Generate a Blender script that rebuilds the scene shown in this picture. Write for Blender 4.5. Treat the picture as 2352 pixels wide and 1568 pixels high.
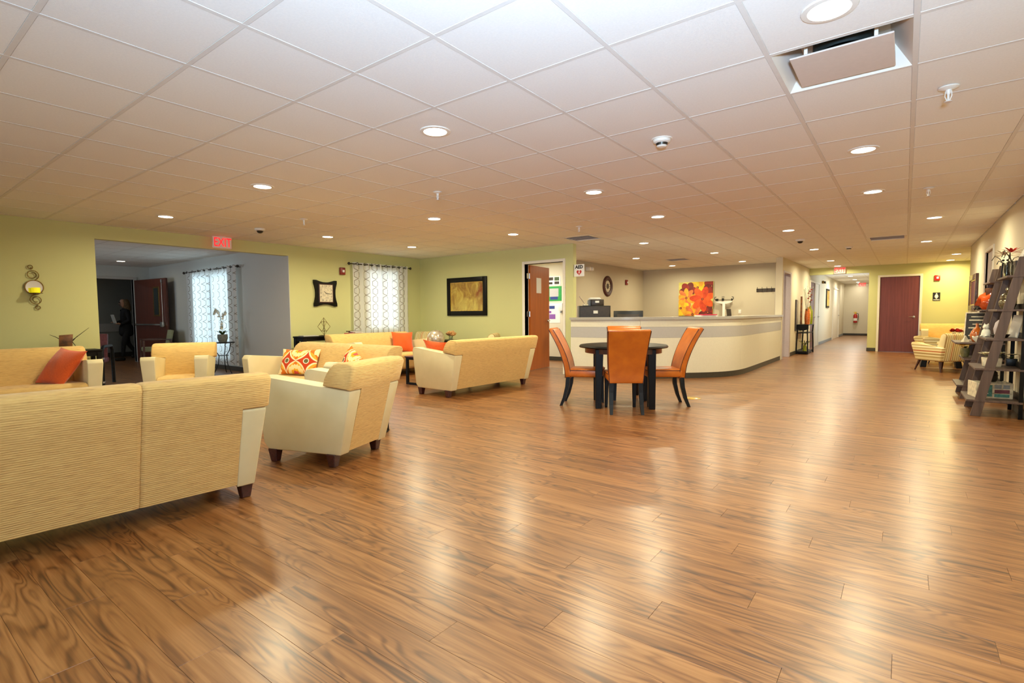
import bpy, bmesh, math, random
from mathutils import Vector, Matrix
random.seed(7)
S = bpy.context.scene
C = S.collection
PI = math.pi
for o in list(bpy.data.objects):
    bpy.data.objects.remove(o)

# ------------------------------------------------------------------ camera
CAMH, CE = 1.185, 2.511
yaw, pitch, roll = .6574, -.0604, -.0084
f_px, cx_px, cy_px = 1193.93, 1156.49, 793.13
fw = Vector((-math.sin(yaw)*math.cos(pitch), math.cos(yaw)*math.cos(pitch), math.sin(pitch)))
rt = Vector((math.cos(yaw), math.sin(yaw), 0)); up = rt.cross(fw)
r2 = rt*math.cos(roll)+up*math.sin(roll); u2 = -rt*math.sin(roll)+up*math.cos(roll)
cam_d = bpy.data.cameras.new('camera'); cam = bpy.data.objects.new('camera', cam_d); C.objects.link(cam)
cam.matrix_world = Matrix(((r2.x, u2.x, -fw.x, 0), (r2.y, u2.y, -fw.y, 0), (r2.z, u2.z, -fw.z, CAMH), (0, 0, 0, 1)))
cam_d.sensor_width = 36; cam_d.lens = f_px/2352*36
cam_d.shift_x = (1176-cx_px)/2352; cam_d.shift_y = (cy_px-784)/2352
cam_d.clip_start = .05; cam_d.clip_end = 100
S.camera = cam

# ------------------------------------------------------------------ world, exposure, main lights
S.view_settings.view_transform = 'Standard'; S.view_settings.look = 'None'
S.view_settings.gamma = 1; S.view_settings.use_curve_mapping = False
S.view_settings.exposure = 0.0
S.cycles.max_bounces = 7; S.cycles.diffuse_bounces = 4; S.cycles.glossy_bounces = 3; S.cycles.transmission_bounces = 5; S.cycles.caustics_reflective = False; S.cycles.caustics_refractive = False
W = bpy.data.worlds.new('world'); S.world = W; W.use_nodes = True
W.node_tree.nodes['Background'].inputs[0].default_value = (.80, .92, 1.0, 1)
W.node_tree.nodes['Background'].inputs[1].default_value = 1.6
DOWN_W = 31.0                      # watts of one ceiling downlight
DOWN_C = (1.0, .90, .60)
FLASH_W = 180.0                     # photographer's flash, bounced off the ceiling
def area(name, loc, rot, size, power, color, size_y=None, spread=PI, shape='RECTANGLE'):
    l = bpy.data.lights.new(name, 'AREA'); l.shape = shape; l.size = size
    if size_y: l.size_y = size_y
    l.energy = power; l.color = color; l.spread = spread
    o = bpy.data.objects.new(name, l); C.objects.link(o); o.location = loc; o.rotation_euler = rot
    return o
def aim(o, target):
    o.rotation_euler = (Vector(target)-o.location).to_track_quat('-Z', 'Y').to_euler()
fl = area('bounce_flash', (.25, -.45, 1.35), (0, 0, 0), .25, FLASH_W, (.52, .74, 1.0), .25, spread=math.radians(118)); aim(fl, (-.35, .70, CE))
area('entrance_fill', (-3.6, -3.05, 1.25), (PI/2, 0, 0), 5.0, 34, (.97, .97, .97), 1.9)  # added unseen fill for surfaces that face the camera
area('side_room_daylight', (-12.35, 5.85, 1.45), (-PI/2, 0, 0), 2.6, 150, (.70, .87, 1.0), 2.1)
area('dim_corridor_fill', (-17.4, 3.2, 2.45), (0, 0, 0), .5, 7, (.85, .95, 1.0), .5)  # unseen lamp added to lift the dark corridor
area('side_room_fill', (-13.0, -.9, 1.4), (PI/2, 0, 0), 3.0, 60, (.76, .89, 1.0), 1.6)  # added fill for the gray walls; the near wall has no window
area('office_fill', (-7.3, 10.0, 2.45), (0, 0, 0), .6, 55, (1.0, .96, .86), .6)  # unseen light added to brighten the office interior
area('corridor_fill', (-.95, 22.0, 1.4), (0, PI/2, 0), 1.6, 30, (.80, .92, 1.0), 3.0)  # added fill that whitens the left corridor wall, no window behind it
area('lounge_daylight', (-9.75, 7.56, 1.5), (0, -PI/2, 0), 1.5, 34, (.90, .96, 1.0), 1.1)

# ------------------------------------------------------------------ materials
MATS = {}
def srgb(r, g, b):
    f = lambda c: ((c/255+.055)/1.055)**2.4 if c/255 > .04045 else c/255/12.92
    return (f(r), f(g), f(b), 1)
class NT:
    def __init__(s, name):
        s.m = bpy.data.materials.new(name); s.m.use_nodes = True; s.t = s.m.node_tree; s.b = s.t.nodes['Principled BSDF']
        MATS[name] = s.m
    def n(s, typ, **kw):
        x = s.t.nodes.new(typ)
        for k, v in kw.items(): setattr(x, k, v)
        return x
    def set(s, inp, v):
        if isinstance(v, bpy.types.NodeSocket): s.t.links.new(v, inp)
        elif isinstance(v, (tuple, list)) and len(v) == 3 and inp.type == 'RGBA': inp.default_value = (*v, 1)
        else: inp.default_value = v
    def math(s, op, a, b=0.0, c=0.0):
        x = s.n('ShaderNodeMath', operation=op); s.set(x.inputs[0], a); s.set(x.inputs[1], b); s.set(x.inputs[2], c); return x.outputs[0]
    def mix(s, f, a, b, mode='MIX'):
        x = s.n('ShaderNodeMix', data_type='RGBA', blend_type=mode); s.set(x.inputs[0], f); s.set(x.inputs[6], a); s.set(x.inputs[7], b); return x.outputs[2]
    def comb(s, x=0., y=0., z=0.):
        c = s.n('ShaderNodeCombineXYZ'); s.set(c.inputs[0], x); s.set(c.inputs[1], y); s.set(c.inputs[2], z); return c.outputs[0]
    def sep(s, v):
        c = s.n('ShaderNodeSeparateXYZ'); s.set(c.inputs[0], v); return c.outputs
    def noise(s, vec, scale=5, detail=2, rough=.5, dist=0.):
        x = s.n('ShaderNodeTexNoise'); s.set(x.inputs['Vector'], vec); x.inputs['Scale'].default_value = scale
        x.inputs['Detail'].default_value = detail; x.inputs['Roughness'].default_value = rough; x.inputs['Distortion'].default_value = dist
        return x.outputs[0]
    def ramp(s, f, pts, interp='LINEAR'):
        x = s.n('ShaderNodeValToRGB'); s.set(x.inputs[0], f); e = x.color_ramp.elements; x.color_ramp.interpolation = interp
        while len(e) < len(pts): e.new(.5)
        for i, (p, c) in enumerate(pts): e[i].position = p; e[i].color = c if len(c) == 4 else (*c, 1)
        return x.outputs[0]
    def bump(s, h, strength=.2, dist=.01):
        x = s.n('ShaderNodeBump'); s.set(x.inputs['Height'], h); x.inputs['Strength'].default_value = strength; x.inputs['Distance'].default_value = dist
        s.t.links.new(x.outputs[0], s.b.inputs['Normal']); return x.outputs[0]
    def pos(s): return s.n('ShaderNodeNewGeometry').outputs['Position']
    def obj(s): return s.n('ShaderNodeTexCoord').outputs['Object']
    def uv(s): return s.n('ShaderNodeTexCoord').outputs['UV']
    def base(s, c=None, rough=None, metal=None, spec=None, coat=None, trans=None, sheen=None):
        if c is not None: s.set(s.b.inputs['Base Color'], c)
        if rough is not None: s.set(s.b.inputs['Roughness'], rough)
        if metal is not None: s.b.inputs['Metallic'].default_value = metal
        if spec is not None: s.b.inputs['Specular IOR Level'].default_value = spec
        if coat is not None: s.b.inputs['Coat Weight'].default_value = coat; s.b.inputs['Coat Roughness'].default_value = .08
        if trans is not None: s.b.inputs['Transmission Weight'].default_value = trans
        if sheen is not None: s.b.inputs['Sheen Weight'].default_value = sheen
        return s
def plain(name, col, rough=.5, metal=0., spec=.5, coat=0., var=.06, vs=30, bump=.0, bs=200, trans=0., emis=0.):
    n = NT(name); c = srgb(*col)
    if var:
        f = n.noise(n.obj(), vs, 3)
        d = tuple(max(0, x*(1-var*2)) for x in c[:3]); e = tuple(min(1, x*(1+var*2)) for x in c[:3])
        n.base(n.ramp(f, [(.3, d), (.7, e)]))
    else: n.base(c)
    n.base(None, rough, metal, spec, coat, trans)
    if bump: n.bump(n.noise(n.obj(), bs, 2), bump, .002)
    if emis: n.set(n.b.inputs['Emission Color'], c); n.b.inputs['Emission Strength'].default_value = emis
    return n.m
def M(k): return MATS[k]

# wood floor: planks along X, 0.1524 wide, 1.22 long
PW, PL, PY0 = .1524, 1.22, 2.033
def rowoff(r): return ((r*.381) % 1.0)*PL
n = NT('floor_wood'); X, Y, Z = n.sep(n.pos())[:3]
yy = n.math('DIVIDE', n.math('SUBTRACT', Y, PY0), PW); row = n.math('FLOOR', yy); fy = n.math('SUBTRACT', yy, row)
off = n.math('MULTIPLY', n.math('FLOORED_MODULO', n.math('MULTIPLY', row, .381), 1.0), PL)
xx = n.math('DIVIDE', n.math('ADD', X, off), PL); col = n.math('FLOOR', xx); fx = n.math('SUBTRACT', xx, col)
wn = n.n('ShaderNodeTexWhiteNoise', noise_dimensions='2D'); n.set(wn.inputs[0], n.comb(row, col)); rnd = wn.outputs[0]
gy = n.math('MULTIPLY', fy, PW); gx = n.math('MULTIPLY', fx, PL)
rz = n.math('MULTIPLY', rnd, 61.7)
big = n.noise(n.comb(n.math('MULTIPLY', gx, 1.7), n.math('MULTIPLY', gy, 11.0), rz), 1.0, 1.0, .4, .35)
rings = n.math('SINE', n.math('MULTIPLY', big, 60.0))
rings = n.math('POWER', n.math('MULTIPLY_ADD', rings, .5, .5), 2.2)
amt = n.noise(n.comb(n.math('MULTIPLY', gx, 1.1), n.math('MULTIPLY', gy, 6.0), n.math('ADD', rz, 20.0)), 1.0, 1.0)
amt = n.ramp(amt, [(.34, (0, 0, 0)), (.56, (1, 1, 1))])
fine = n.noise(n.comb(n.math('MULTIPLY', gx, 3.0), n.math('MULTIPLY', gy, 130.0), rz), 1.0, 3.0, .6)
mid = n.noise(n.comb(n.math('MULTIPLY', gx, 1.3), n.math('MULTIPLY', gy, 28.0), n.math('ADD', rz, 9.0)), 1.0, 2.0, .5, .2)
tone = n.math('ADD', n.math('MULTIPLY', n.math('SUBTRACT', mid, .5), .95), n.math('MULTIPLY', n.math('SUBTRACT', fine, .5), .40))
tone = n.math('ADD', tone, n.math('MULTIPLY', n.math('SUBTRACT', rnd, .5), .13))
tone = n.math('SUBTRACT', n.math('ADD', tone, .60), n.math('MULTIPLY', n.math('MULTIPLY', rings, amt), .30))
colr = n.ramp(tone, [(.10, srgb(64, 33, 14)), (.36, srgb(108, 64, 29)), (.58, srgb(136, 87, 43)), (.85, srgb(164, 113, 64))])
seam = n.math('MAXIMUM', n.math('LESS_THAN', n.math('MINIMUM', fy, n.math('SUBTRACT', 1.0, fy)), .008), n.math('LESS_THAN', n.math('MINIMUM', fx, n.math('SUBTRACT', 1.0, fx)), .0012))
colr = n.mix(n.math('MULTIPLY', seam, .22), colr, srgb(70, 36, 18))
n.base(colr, .42, spec=.5)
n.b.inputs['Coat Weight'].default_value = .62; n.b.inputs['Coat Roughness'].default_value = .255
n.bump(n.noise(n.comb(n.math('MULTIPLY', X, 6.0), n.math('MULTIPLY', Y, 6.0), 0.), 1.0, 1.0), .03, .02)

def wall_mat(name, col):
    n = NT(name); c = srgb(*col); f = n.noise(n.pos(), 1.2, 3)
    n.base(n.mix(f, tuple(x*.97 for x in c[:3]), tuple(min(1, x*1.03) for x in c[:3])), .62, spec=.3)
    n.bump(n.noise(n.pos(), 220, 2), .12, .001); return n.m
wall_mat('green_paint', (205, 205, 147))
wall_mat('gray_paint', (196, 190, 172))
wall_mat('cream_paint', (222, 214, 190))
wall_mat('taupe_paint', (198, 188, 164))
wall_mat('blue_gray_paint', (202, 203, 198))
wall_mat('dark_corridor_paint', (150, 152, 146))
plain('ceiling_tile_white', (238, 236, 230), .85, var=.012, vs=90, bump=.35, bs=420)
plain('tee_white', (222, 218, 211), .6, var=.01)
plain('trim_white', (232, 228, 214), .4, var=.01)
plain('jamb_lilac', (186, 176, 180), .45, var=.02)
plain('base_rubber', (62, 58, 48), .5, var=.05)
plain('base_gray', (140, 150, 155), .5, var=.05)
plain('black_gap', (16, 16, 16), .7, var=0)
# fabric with horizontal ribs (rear face shows them)
n = NT('yellow_fabric'); P = n.obj(); px, py, pz = n.sep(P)[:3]
rib = n.noise(n.comb(n.math('MULTIPLY', px, 16.0), n.math('MULTIPLY', py, 16.0), n.math('MULTIPLY', pz, 190.0)), 1.0, 2.0, .55)
n.base(n.ramp(rib, [(.26, srgb(198, 158, 98)), (.44, srgb(218, 180, 112)), (.7, srgb(228, 192, 121))]), .9, spec=.2, sheen=.15)
n.bump(n.math('ADD', rib, n.math('MULTIPLY', n.math('SINE', n.math('MULTIPLY', pz, 2*PI/.0115)), .35)), .5, .004)
n = NT('cream_vinyl'); f = n.noise(n.obj(), 6, 2)
n.base(n.ramp(f, [(.3, srgb(226, 214, 168)), (.7, srgb(232, 220, 176))]), .42, spec=.4); n.bump(n.noise(n.obj(), 260, 2), .12, .001)
plain('leg_wood', (66, 30, 28), .35, var=.2, vs=40, coat=.3)
plain('black_wood', (12, 10, 8), .42, var=.2, vs=30, spec=.2)
n = NT('blue_black_paint'); n.base(n.ramp(n.noise(n.obj(), 20, 2), [(.3, srgb(14, 16, 18)), (.7, srgb(24, 28, 32))]), .4, spec=.25)
n = NT('orange_leather'); f = n.noise(n.obj(), 7, 4)
n.base(n.ramp(f, [(.25, srgb(172, 86, 20)), (.75, srgb(204, 112, 30))]), .33, spec=.5); n.bump(n.noise(n.obj(), 90, 4), .22, .004)
plain('piping_dark', (66, 24, 20), .5, var=0)
plain('cord_metal', (26, 24, 22), .4, .6, var=.05)
n = NT('orange_linen'); f = n.noise(n.obj(), 180, 3)
n.base(n.ramp(f, [(.3, srgb(205, 78, 28)), (.7, srgb(232, 104, 44))]), .9, spec=.2, sheen=.3); n.bump(f, .35, .002)
# striped upholstery
n = NT('striped_fabric'); px, py, pz = n.sep(n.obj())[:3]
s1 = n.math('FLOORED_MODULO', n.math('ADD', n.math('MULTIPLY', px, 4.6), 5.0), 1.0)
n.base(n.ramp(s1, [(0, srgb(232, 214, 160)), (.10, srgb(196, 170, 108)), (.2, srgb(240, 226, 178)), (.30, srgb(178, 148, 92)), (.40, srgb(236, 220, 168)),
                   (.50, srgb(190, 112, 66)), (.58, srgb(232, 214, 160)), (.68, srgb(202, 176, 118)), (.78, srgb(242, 230, 190)), (.88, srgb(184, 160, 104)), (.95, srgb(232, 214, 160))], 'CONSTANT'), .85, spec=.2)
n = NT('striped_fabric_across'); px, py, pz = n.sep(n.obj())[:3]
s1 = n.math('FLOORED_MODULO', n.math('ADD', n.math('MULTIPLY', pz, 3.4), 5.12), 1.0)
n.base(n.ramp(s1, [(0, srgb(232, 214, 160)), (.10, srgb(196, 170, 108)), (.2, srgb(240, 226, 178)), (.30, srgb(178, 148, 92)), (.40, srgb(236, 220, 168)),
                   (.50, srgb(190, 112, 66)), (.58, srgb(232, 214, 160)), (.68, srgb(202, 176, 118)), (.78, srgb(242, 230, 190)), (.88, srgb(184, 160, 104)), (.95, srgb(232, 214, 160))], 'CONSTANT'), .85, spec=.2)
# ikat lumbar pillow
n = NT('medallion_print'); px, py, pz = n.sep(n.obj())[:3]
ax = n.math('SUBTRACT', n.math('ABSOLUTE', px), .14)
def dist(a, b): return n.math('SQRT', n.math('ADD', n.math('MULTIPLY', a, a), n.math('MULTIPLY', b, b)))
rr = dist(ax, pz)
ang = n.math('ARCTAN2', pz, ax)
dia = n.math('POWER', n.math('ADD', n.math('POWER', n.math('ABSOLUTE', ax), .62), n.math('POWER', n.math('ABSOLUTE', pz), .62)), 1/.62)
base = n.ramp(n.math('MULTIPLY', rr, 5.0), [(0, srgb(226, 128, 40)), (.42, srgb(226, 128, 40)), (.46, srgb(240, 180, 60)), (.56, srgb(240, 180, 60)), (.60, srgb(228, 124, 42))], 'CONSTANT')
scal = n.math('MULTIPLY', n.math('SINE', n.math('MULTIPLY', px, 160.0)), .006)
az = n.math('SUBTRACT', .165, n.math('ABSOLUTE', pz))
r_c = n.math('ADD', dist(px, az), scal)
top = n.ramp(n.math('MULTIPLY', r_c, 5.0), [(0, srgb(214, 90, 80)), (.20, srgb(240, 176, 40)), (.32, srgb(250, 232, 170)), (.58, srgb(228, 124, 42))], 'CONSTANT')
c1 = n.mix(n.math('LESS_THAN', r_c, .116), base, top)
ex = n.math('ADD', dist(n.math('SUBTRACT', n.math('ABSOLUTE', px), .27), n.math('SUBTRACT', n.math('ABSOLUTE', pz), .13)), scal)
c1 = n.mix(n.math('LESS_THAN', ex, .055), c1, srgb(250, 232, 180))
c1 = n.mix(n.math('LESS_THAN', dia, .190), c1, srgb(250, 234, 186))
c1 = n.mix(n.math('LESS_THAN', dia, .145), c1, srgb(204, 70, 34))
wob = n.math('ADD', rr, n.math('MULTIPLY', n.math('SINE', n.math('MULTIPLY', ang, 12.0)), .002))
c1 = n.mix(n.math('LESS_THAN', wob, .036), c1, srgb(252, 244, 214))
c1 = n.mix(n.math('LESS_THAN', rr, .026), c1, srgb(72, 66, 34))
c1 = n.mix(n.math('LESS_THAN', n.math('ABSOLUTE', n.math('SUBTRACT', rr, .013)), .002), c1, srgb(200, 190, 130))
n.base(c1, .85, spec=.2)
# curtain: white sheer with chain of rounded hexagons
n = NT('curtain_print'); u, v, _ = n.sep(n.uv())[:3]
Wd, Pd = .34, .34
def chain(sign, ph):
    sv = n.math('SINE', n.math('MULTIPLY_ADD', v, 2*PI/Pd/1.0, ph)); sv = n.math('MULTIPLY', sv, 1.35)
    sv = n.math('MINIMUM', n.math('MAXIMUM', sv, -1.0), 1.0)
    q = n.math('MULTIPLY_ADD', sv, .30*sign, n.math('DIVIDE', u, Wd)); fr = n.math('FLOORED_MODULO', q, 1.0)
    cs = n.math('COSINE', n.math('MULTIPLY_ADD', v, 2*PI/Pd, ph)); inside = n.math('LESS_THAN', n.math('ABSOLUTE', n.math('MULTIPLY', n.math('SINE', n.math('MULTIPLY_ADD', v, 2*PI/Pd, ph)), 1.35)), 1.0)
    sl = n.math('MULTIPLY', n.math('MULTIPLY', cs, .30*1.35*2*PI*Wd/Pd), inside)
    return n.math('DIVIDE', n.math('ABSOLUTE', n.math('SUBTRACT', fr, .5)), n.math('SQRT', n.math('MULTIPLY_ADD', sl, sl, 1.0)))
d1 = n.math('MINIMUM', chain(1, 0.), chain(-1, 0.))
line = n.math('LESS_THAN', d1, .015)
cc = n.mix(line, srgb(240, 240, 238), srgb(136, 116, 98))
n.base(cc, .9, spec=.1)
tr = n.n('ShaderNodeBsdfTranslucent'); n.set(tr.inputs[0], n.mix(line, (.9, .92, .92), srgb(120, 112, 104)))
ms = n.n('ShaderNodeMixShader'); ms.inputs[0].default_value = .38
n.t.links.new(n.b.outputs[0], ms.inputs[1]); n.t.links.new(tr.outputs[0], ms.inputs[2])
n.t.links.new(ms.outputs[0], n.t.nodes['Material Output'].inputs[0])
# door veneers
def veneer(name, a, b, rough=.3):
    n = NT(name); px, py, pz = n.sep(n.obj())[:3]
    f = n.noise(n.comb(n.math('MULTIPLY', px, 30.0), n.math('MULTIPLY', py, 30.0), n.math('MULTIPLY', pz, 1.2)), 1.0, 4.0, .6)
    n.base(n.ramp(f, [(.3, srgb(*a)), (.7, srgb(*b))]), rough, spec=.5); return n.m
veneer('cherry_veneer', (160, 78, 18), (188, 100, 28))
veneer('mahogany_veneer', (96, 42, 40), (118, 56, 52), .42)
veneer('dark_cherry_veneer', (78, 36, 26), (96, 46, 32))
veneer('weathered_wood', (74, 58, 52), (104, 84, 74), .5)
veneer('light_shelf_top', (120, 96, 80), (150, 124, 100), .35)
plain('steel', (190, 190, 188), .25, 1.0, var=.02)
plain('chrome', (210, 212, 214), .12, 1.0, var=0)
plain('dark_steel', (70, 66, 60), .35, .8, var=.05)
plain('bronze', (122, 96, 50), .35, .8, var=.15)
plain('laminate_cream', (226, 222, 200), .4, var=.01)
plain('laminate_gray', (184, 182, 178), .4, var=.01)
n = NT('counter_top'); f = n.noise(n.obj(), 320, 2); n.base(n.ramp(f, [(.35, srgb(150, 146, 138)), (.6, srgb(190, 186, 176))]), .3, spec=.5)
plain('paper', (238, 238, 230), .7, var=0)
plain('white_plastic', (232, 228, 218), .4, var=0)
plain('black_plastic', (22, 22, 20), .35, var=.1)
plain('dark_brown_plastic', (54, 42, 30), .4, var=.1)
plain('gray_plastic', (138, 144, 148), .4, var=.05)
plain('red_plastic', (170, 26, 20), .35, var=.05)
plain('maroon_plastic', (134, 36, 32), .4, var=.05)
plain('green_plastic', (34, 150, 66), .5, var=.05)
plain('blue_print', (40, 60, 130), .5, var=0)
plain('purple_print', (140, 90, 170), .5, var=0)
plain('pink_folder', (206, 38, 74), .5, var=.05)
plain('black_print', (14, 14, 14), .5, var=0)
plain('red_print', (190, 30, 24), .5, var=0)
plain('white_print', (240, 240, 236), .5, var=0)
plain('terracotta', (120, 72, 30), .5, var=.3, vs=18)
n = NT('rust_ceramic'); f = n.noise(n.obj(), 12, 4); n.base(n.ramp(f, [(.35, srgb(74, 46, 20)), (.6, srgb(134, 84, 34))]), .4)
n = NT('orange_glaze'); px, py, pz = n.sep(n.obj())[:3]; f = n.math('ADD', n.math('MULTIPLY', px, 3.0), n.noise(n.obj(), 6, 2))
n.base(n.ramp(f, [(.25, srgb(214, 84, 26)), (.6, srgb(196, 70, 20)), (.8, srgb(150, 96, 40))]), .1, spec=.6, coat=.8)
plain('amber_glaze', (176, 92, 30), .2, var=.2, coat=.5)
plain('silver_glaze', (120, 112, 88), .18, .7, var=.2)
plain('gray_glaze', (126, 130, 124), .5, var=.15, vs=40)
plain('olive_pot', (128, 124, 78), .5, var=.15)
plain('cream_petal', (236, 228, 190), .6, var=.06)
plain('white_petal', (240, 240, 224), .6, var=.04)
plain('peach_petal', (240, 190, 130), .6, var=.15)
plain('yellow_petal', (246, 196, 26), .6, var=.12)
plain('red_petal', (190, 36, 20), .6, var=.2)
plain('leaf_green', (58, 84, 34), .5, var=.2)
plain('lime_leaf', (150, 170, 30), .5, var=.2)
plain('dark_stem', (44, 38, 24), .6, var=.1)
plain('bamboo_orange', (190, 96, 34), .4, var=.2, coat=.4)
plain('lime_vase', (140, 150, 28), .25, var=.1, coat=.5)
plain('gold_vase', (206, 168, 60), .3, var=.15, coat=.5)
plain('candle_yellow', (240, 220, 20), .5, var=.02, emis=.6)
plain('glass_clear', (240, 246, 244), .04, trans=1.0, var=0)
n = NT('window_glass'); g_ = n.n('ShaderNodeBsdfGlossy'); g_.inputs['Roughness'].default_value = .03; t_ = n.n('ShaderNodeBsdfTransparent'); t_.inputs[0].default_value = (.93, .97, .96, 1)
fr_ = n.n('ShaderNodeFresnel'); x_ = n.n('ShaderNodeMixShader'); n.t.links.new(fr_.outputs[0], x_.inputs[0]); n.t.links.new(t_.outputs[0], x_.inputs[1]); n.t.links.new(g_.outputs[0], x_.inputs[2]); n.t.links.new(x_.outputs[0], n.t.nodes['Material Output'].inputs[0])
n = NT('mirror'); n.base((.85, .84, .8), .03, 1.0)
n = NT('crackle_silver'); vr = n.n('ShaderNodeTexVoronoi'); n.set(vr.inputs['Vector'], n.obj()); vr.inputs['Scale'].default_value = 14
n.base(n.ramp(vr.outputs['Distance'], [(0, srgb(226, 220, 206)), (1, srgb(176, 156, 128))]), .25, .55)
plain('skin', (196, 150, 124), .5, var=.03)
plain('black_cloth', (20, 20, 24), .85, var=.1)
plain('hair_blond', (120, 98, 68), .55, var=.25, vs=60)
plain('gray_green_fabric', (150, 150, 116), .9, var=.05)
plain('lamp_shade', (250, 226, 160), .8, var=0, emis=1.6)
plain('chalk_black', (36, 34, 32), .6, var=.15)
plain('teal_print', (76, 134, 128), .6, var=.2, vs=30)
plain('plum_print', (112, 60, 72), .6, var=.1)
plain('crate_white', (216, 206, 180), .6, var=.12, vs=25)
plain('lens', (255, 246, 224), .4, var=0, emis=14)
plain('red_glow', (255, 30, 40), .4, var=0, emis=1.4)
plain('exit_white', (226, 196, 184), .4, var=0, emis=.10)
plain('duct_black', (22, 34, 34), .5, var=.1)
plain('plaque_paint', (214, 202, 192), .5, var=.01)
plain('gray_carpet', (70, 68, 62), .9, var=.1)
n = NT('abstract_print'); P = n.obj(); px, py, pz = n.sep(P)[:3]
f = n.noise(n.comb(n.math('MULTIPLY', px, 5.0), 0., n.math('MULTIPLY', pz, 3.2)), 1.0, 6, .62, 1.3)
c1 = n.ramp(f, [(.25, srgb(96, 66, 22)), (.42, srgb(150, 112, 42)), (.55, srgb(180, 150, 60)), (.7, srgb(206, 190, 96))])
g = n.ramp(n.math('ADD', n.math('MULTIPLY', px, 1.2), n.math('MULTIPLY', n.noise(P, 5, 3), .8)), [(.72, (0, 0, 0)), (.95, (1, 1, 1))])
c1 = n.mix(g, c1, srgb(132, 66, 22)); g2 = n.ramp(n.math('SUBTRACT', n.math('MULTIPLY', n.noise(P, 4, 3), .9), n.math('MULTIPLY', pz, 1.2)), [(.45, (0, 0, 0)), (.85, (1, 1, 1))])
n.base(n.mix(n.math('MULTIPLY', g2, .6), c1, srgb(206, 192, 104)), .45)
n = NT('floral_ground'); f = n.noise(n.obj(), 6, 3); n.base(n.ramp(f, [(.35, srgb(196, 196, 96)), (.65, srgb(226, 214, 120))]), .6)
for k, c in dict(fl_yellow=(240, 206, 34), fl_gold=(238, 168, 40), fl_orange=(240, 92, 22), fl_red=(150, 36, 20), fl_peach=(226, 120, 60), fl_deep=(214, 66, 16), fl_dark=(110, 28, 22)).items():
    n = NT(k); a = srgb(*c); n.base(n.ramp(n.noise(n.obj(), 9, 3), [(.3, tuple(x*.75 for x in a[:3])), (.7, tuple(min(1, x*1.12+.01) for x in a[:3]))]), .6)

# ------------------------------------------------------------------ mesh helpers
def new(): return bmesh.new()
def finish(name, bm, mat, parent=None, loc=None, rot=None, smooth=35, label=None, uvfn=None):
    me = bpy.data.meshes.new(name)
    bmesh.ops.recalc_face_normals(bm, faces=bm.faces)
    bm.to_mesh(me); bm.free()
    for m in (mat if isinstance(mat, (list, tuple)) else [mat]): me.materials.append(M(m))
    if smooth:
        me.shade_smooth(); me.set_sharp_from_angle(angle=math.radians(smooth))
    o = bpy.data.objects.new(name, me); C.objects.link(o)
    if parent: o.parent = parent
    if loc is not None: o.location = loc
    if rot is not None: o.rotation_euler = rot
    if label: o['label'] = label
    return o
def box(bm, lo, hi, bev=0., seg=2, mi=0, mat=None):
    c = [(a+b)/2 for a, b in zip(lo, hi)]; s = [abs(b-a) for a, b in zip(lo, hi)]
    r = bmesh.ops.create_cube(bm, size=1, matrix=Matrix.Translation(c) @ Matrix.Diagonal((*s, 1)))
    vs = r['verts']
    if mi:
        for v in vs:
            for f in v.link_faces: f.material_index = mi
    if bev: 
        es = list({e for v in vs for e in v.link_edges})
        r2 = bmesh.ops.bevel(bm, geom=es, offset=bev, segments=seg, profile=.5, affect='EDGES', clamp_overlap=True)
        vs = list({v for f in r2['faces'] for v in f.verts} | {v for v in vs if v.is_valid})
    if mat: bmesh.ops.transform(bm, matrix=mat, verts=vs)
    return vs
def prism(bm, poly, x0, x1, bev=0., seg=2, axis='x', fn=None):
    """poly of (a,b) extruded along axis: x -> (a=y,b=z); y -> (a=x,b=z); z -> (a=x,b=y)"""
    def P(t, a, b): return (t, a, b) if axis == 'x' else ((a, t, b) if axis == 'y' else (a, b, t))
    va = [bm.verts.new(P(x0, a, b)) for a, b in poly]; vb = [bm.verts.new(P(x1, a, b)) for a, b in poly]
    n_ = len(poly)
    fs = [bm.faces.new(va), bm.faces.new(vb[::-1])] + [bm.faces.new((va[i], vb[i], vb[(i+1) % n_], va[(i+1) % n_])) for i in range(n_)]
    if fn:
        for v in va+vb: v.co = fn(v.co)
    if bev:
        es = list({e for f in fs for e in f.edges})
        bmesh.ops.bevel(bm, geom=es, offset=bev, segments=seg, profile=.5, affect='EDGES', clamp_overlap=True)
def lathe(bm, prof, seg=24, c=(0, 0, 0), mat=None):
    rings = []
    for r, z in prof:
        if r < 1e-5: rings.append([bm.verts.new((c[0], c[1], c[2]+z))])
        else: rings.append([bm.verts.new((c[0]+r*math.cos(2*PI*i/seg), c[1]+r*math.sin(2*PI*i/seg), c[2]+z)) for i in range(seg)])
    for a, b in zip(rings, rings[1:]):
        for i in range(seg):
            j = (i+1) % seg
            if len(a) == 1 and len(b) == 1: continue
            if len(a) == 1: bm.faces.new((a[0], b[i], b[j]))
            elif len(b) == 1: bm.faces.new((a[i], a[j], b[0]))
            else: bm.faces.new((a[i], a[j], b[j], b[i]))
    vs = [v for r in rings for v in r]
    if mat: bmesh.ops.transform(bm, matrix=mat, verts=vs)
    return vs
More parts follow.
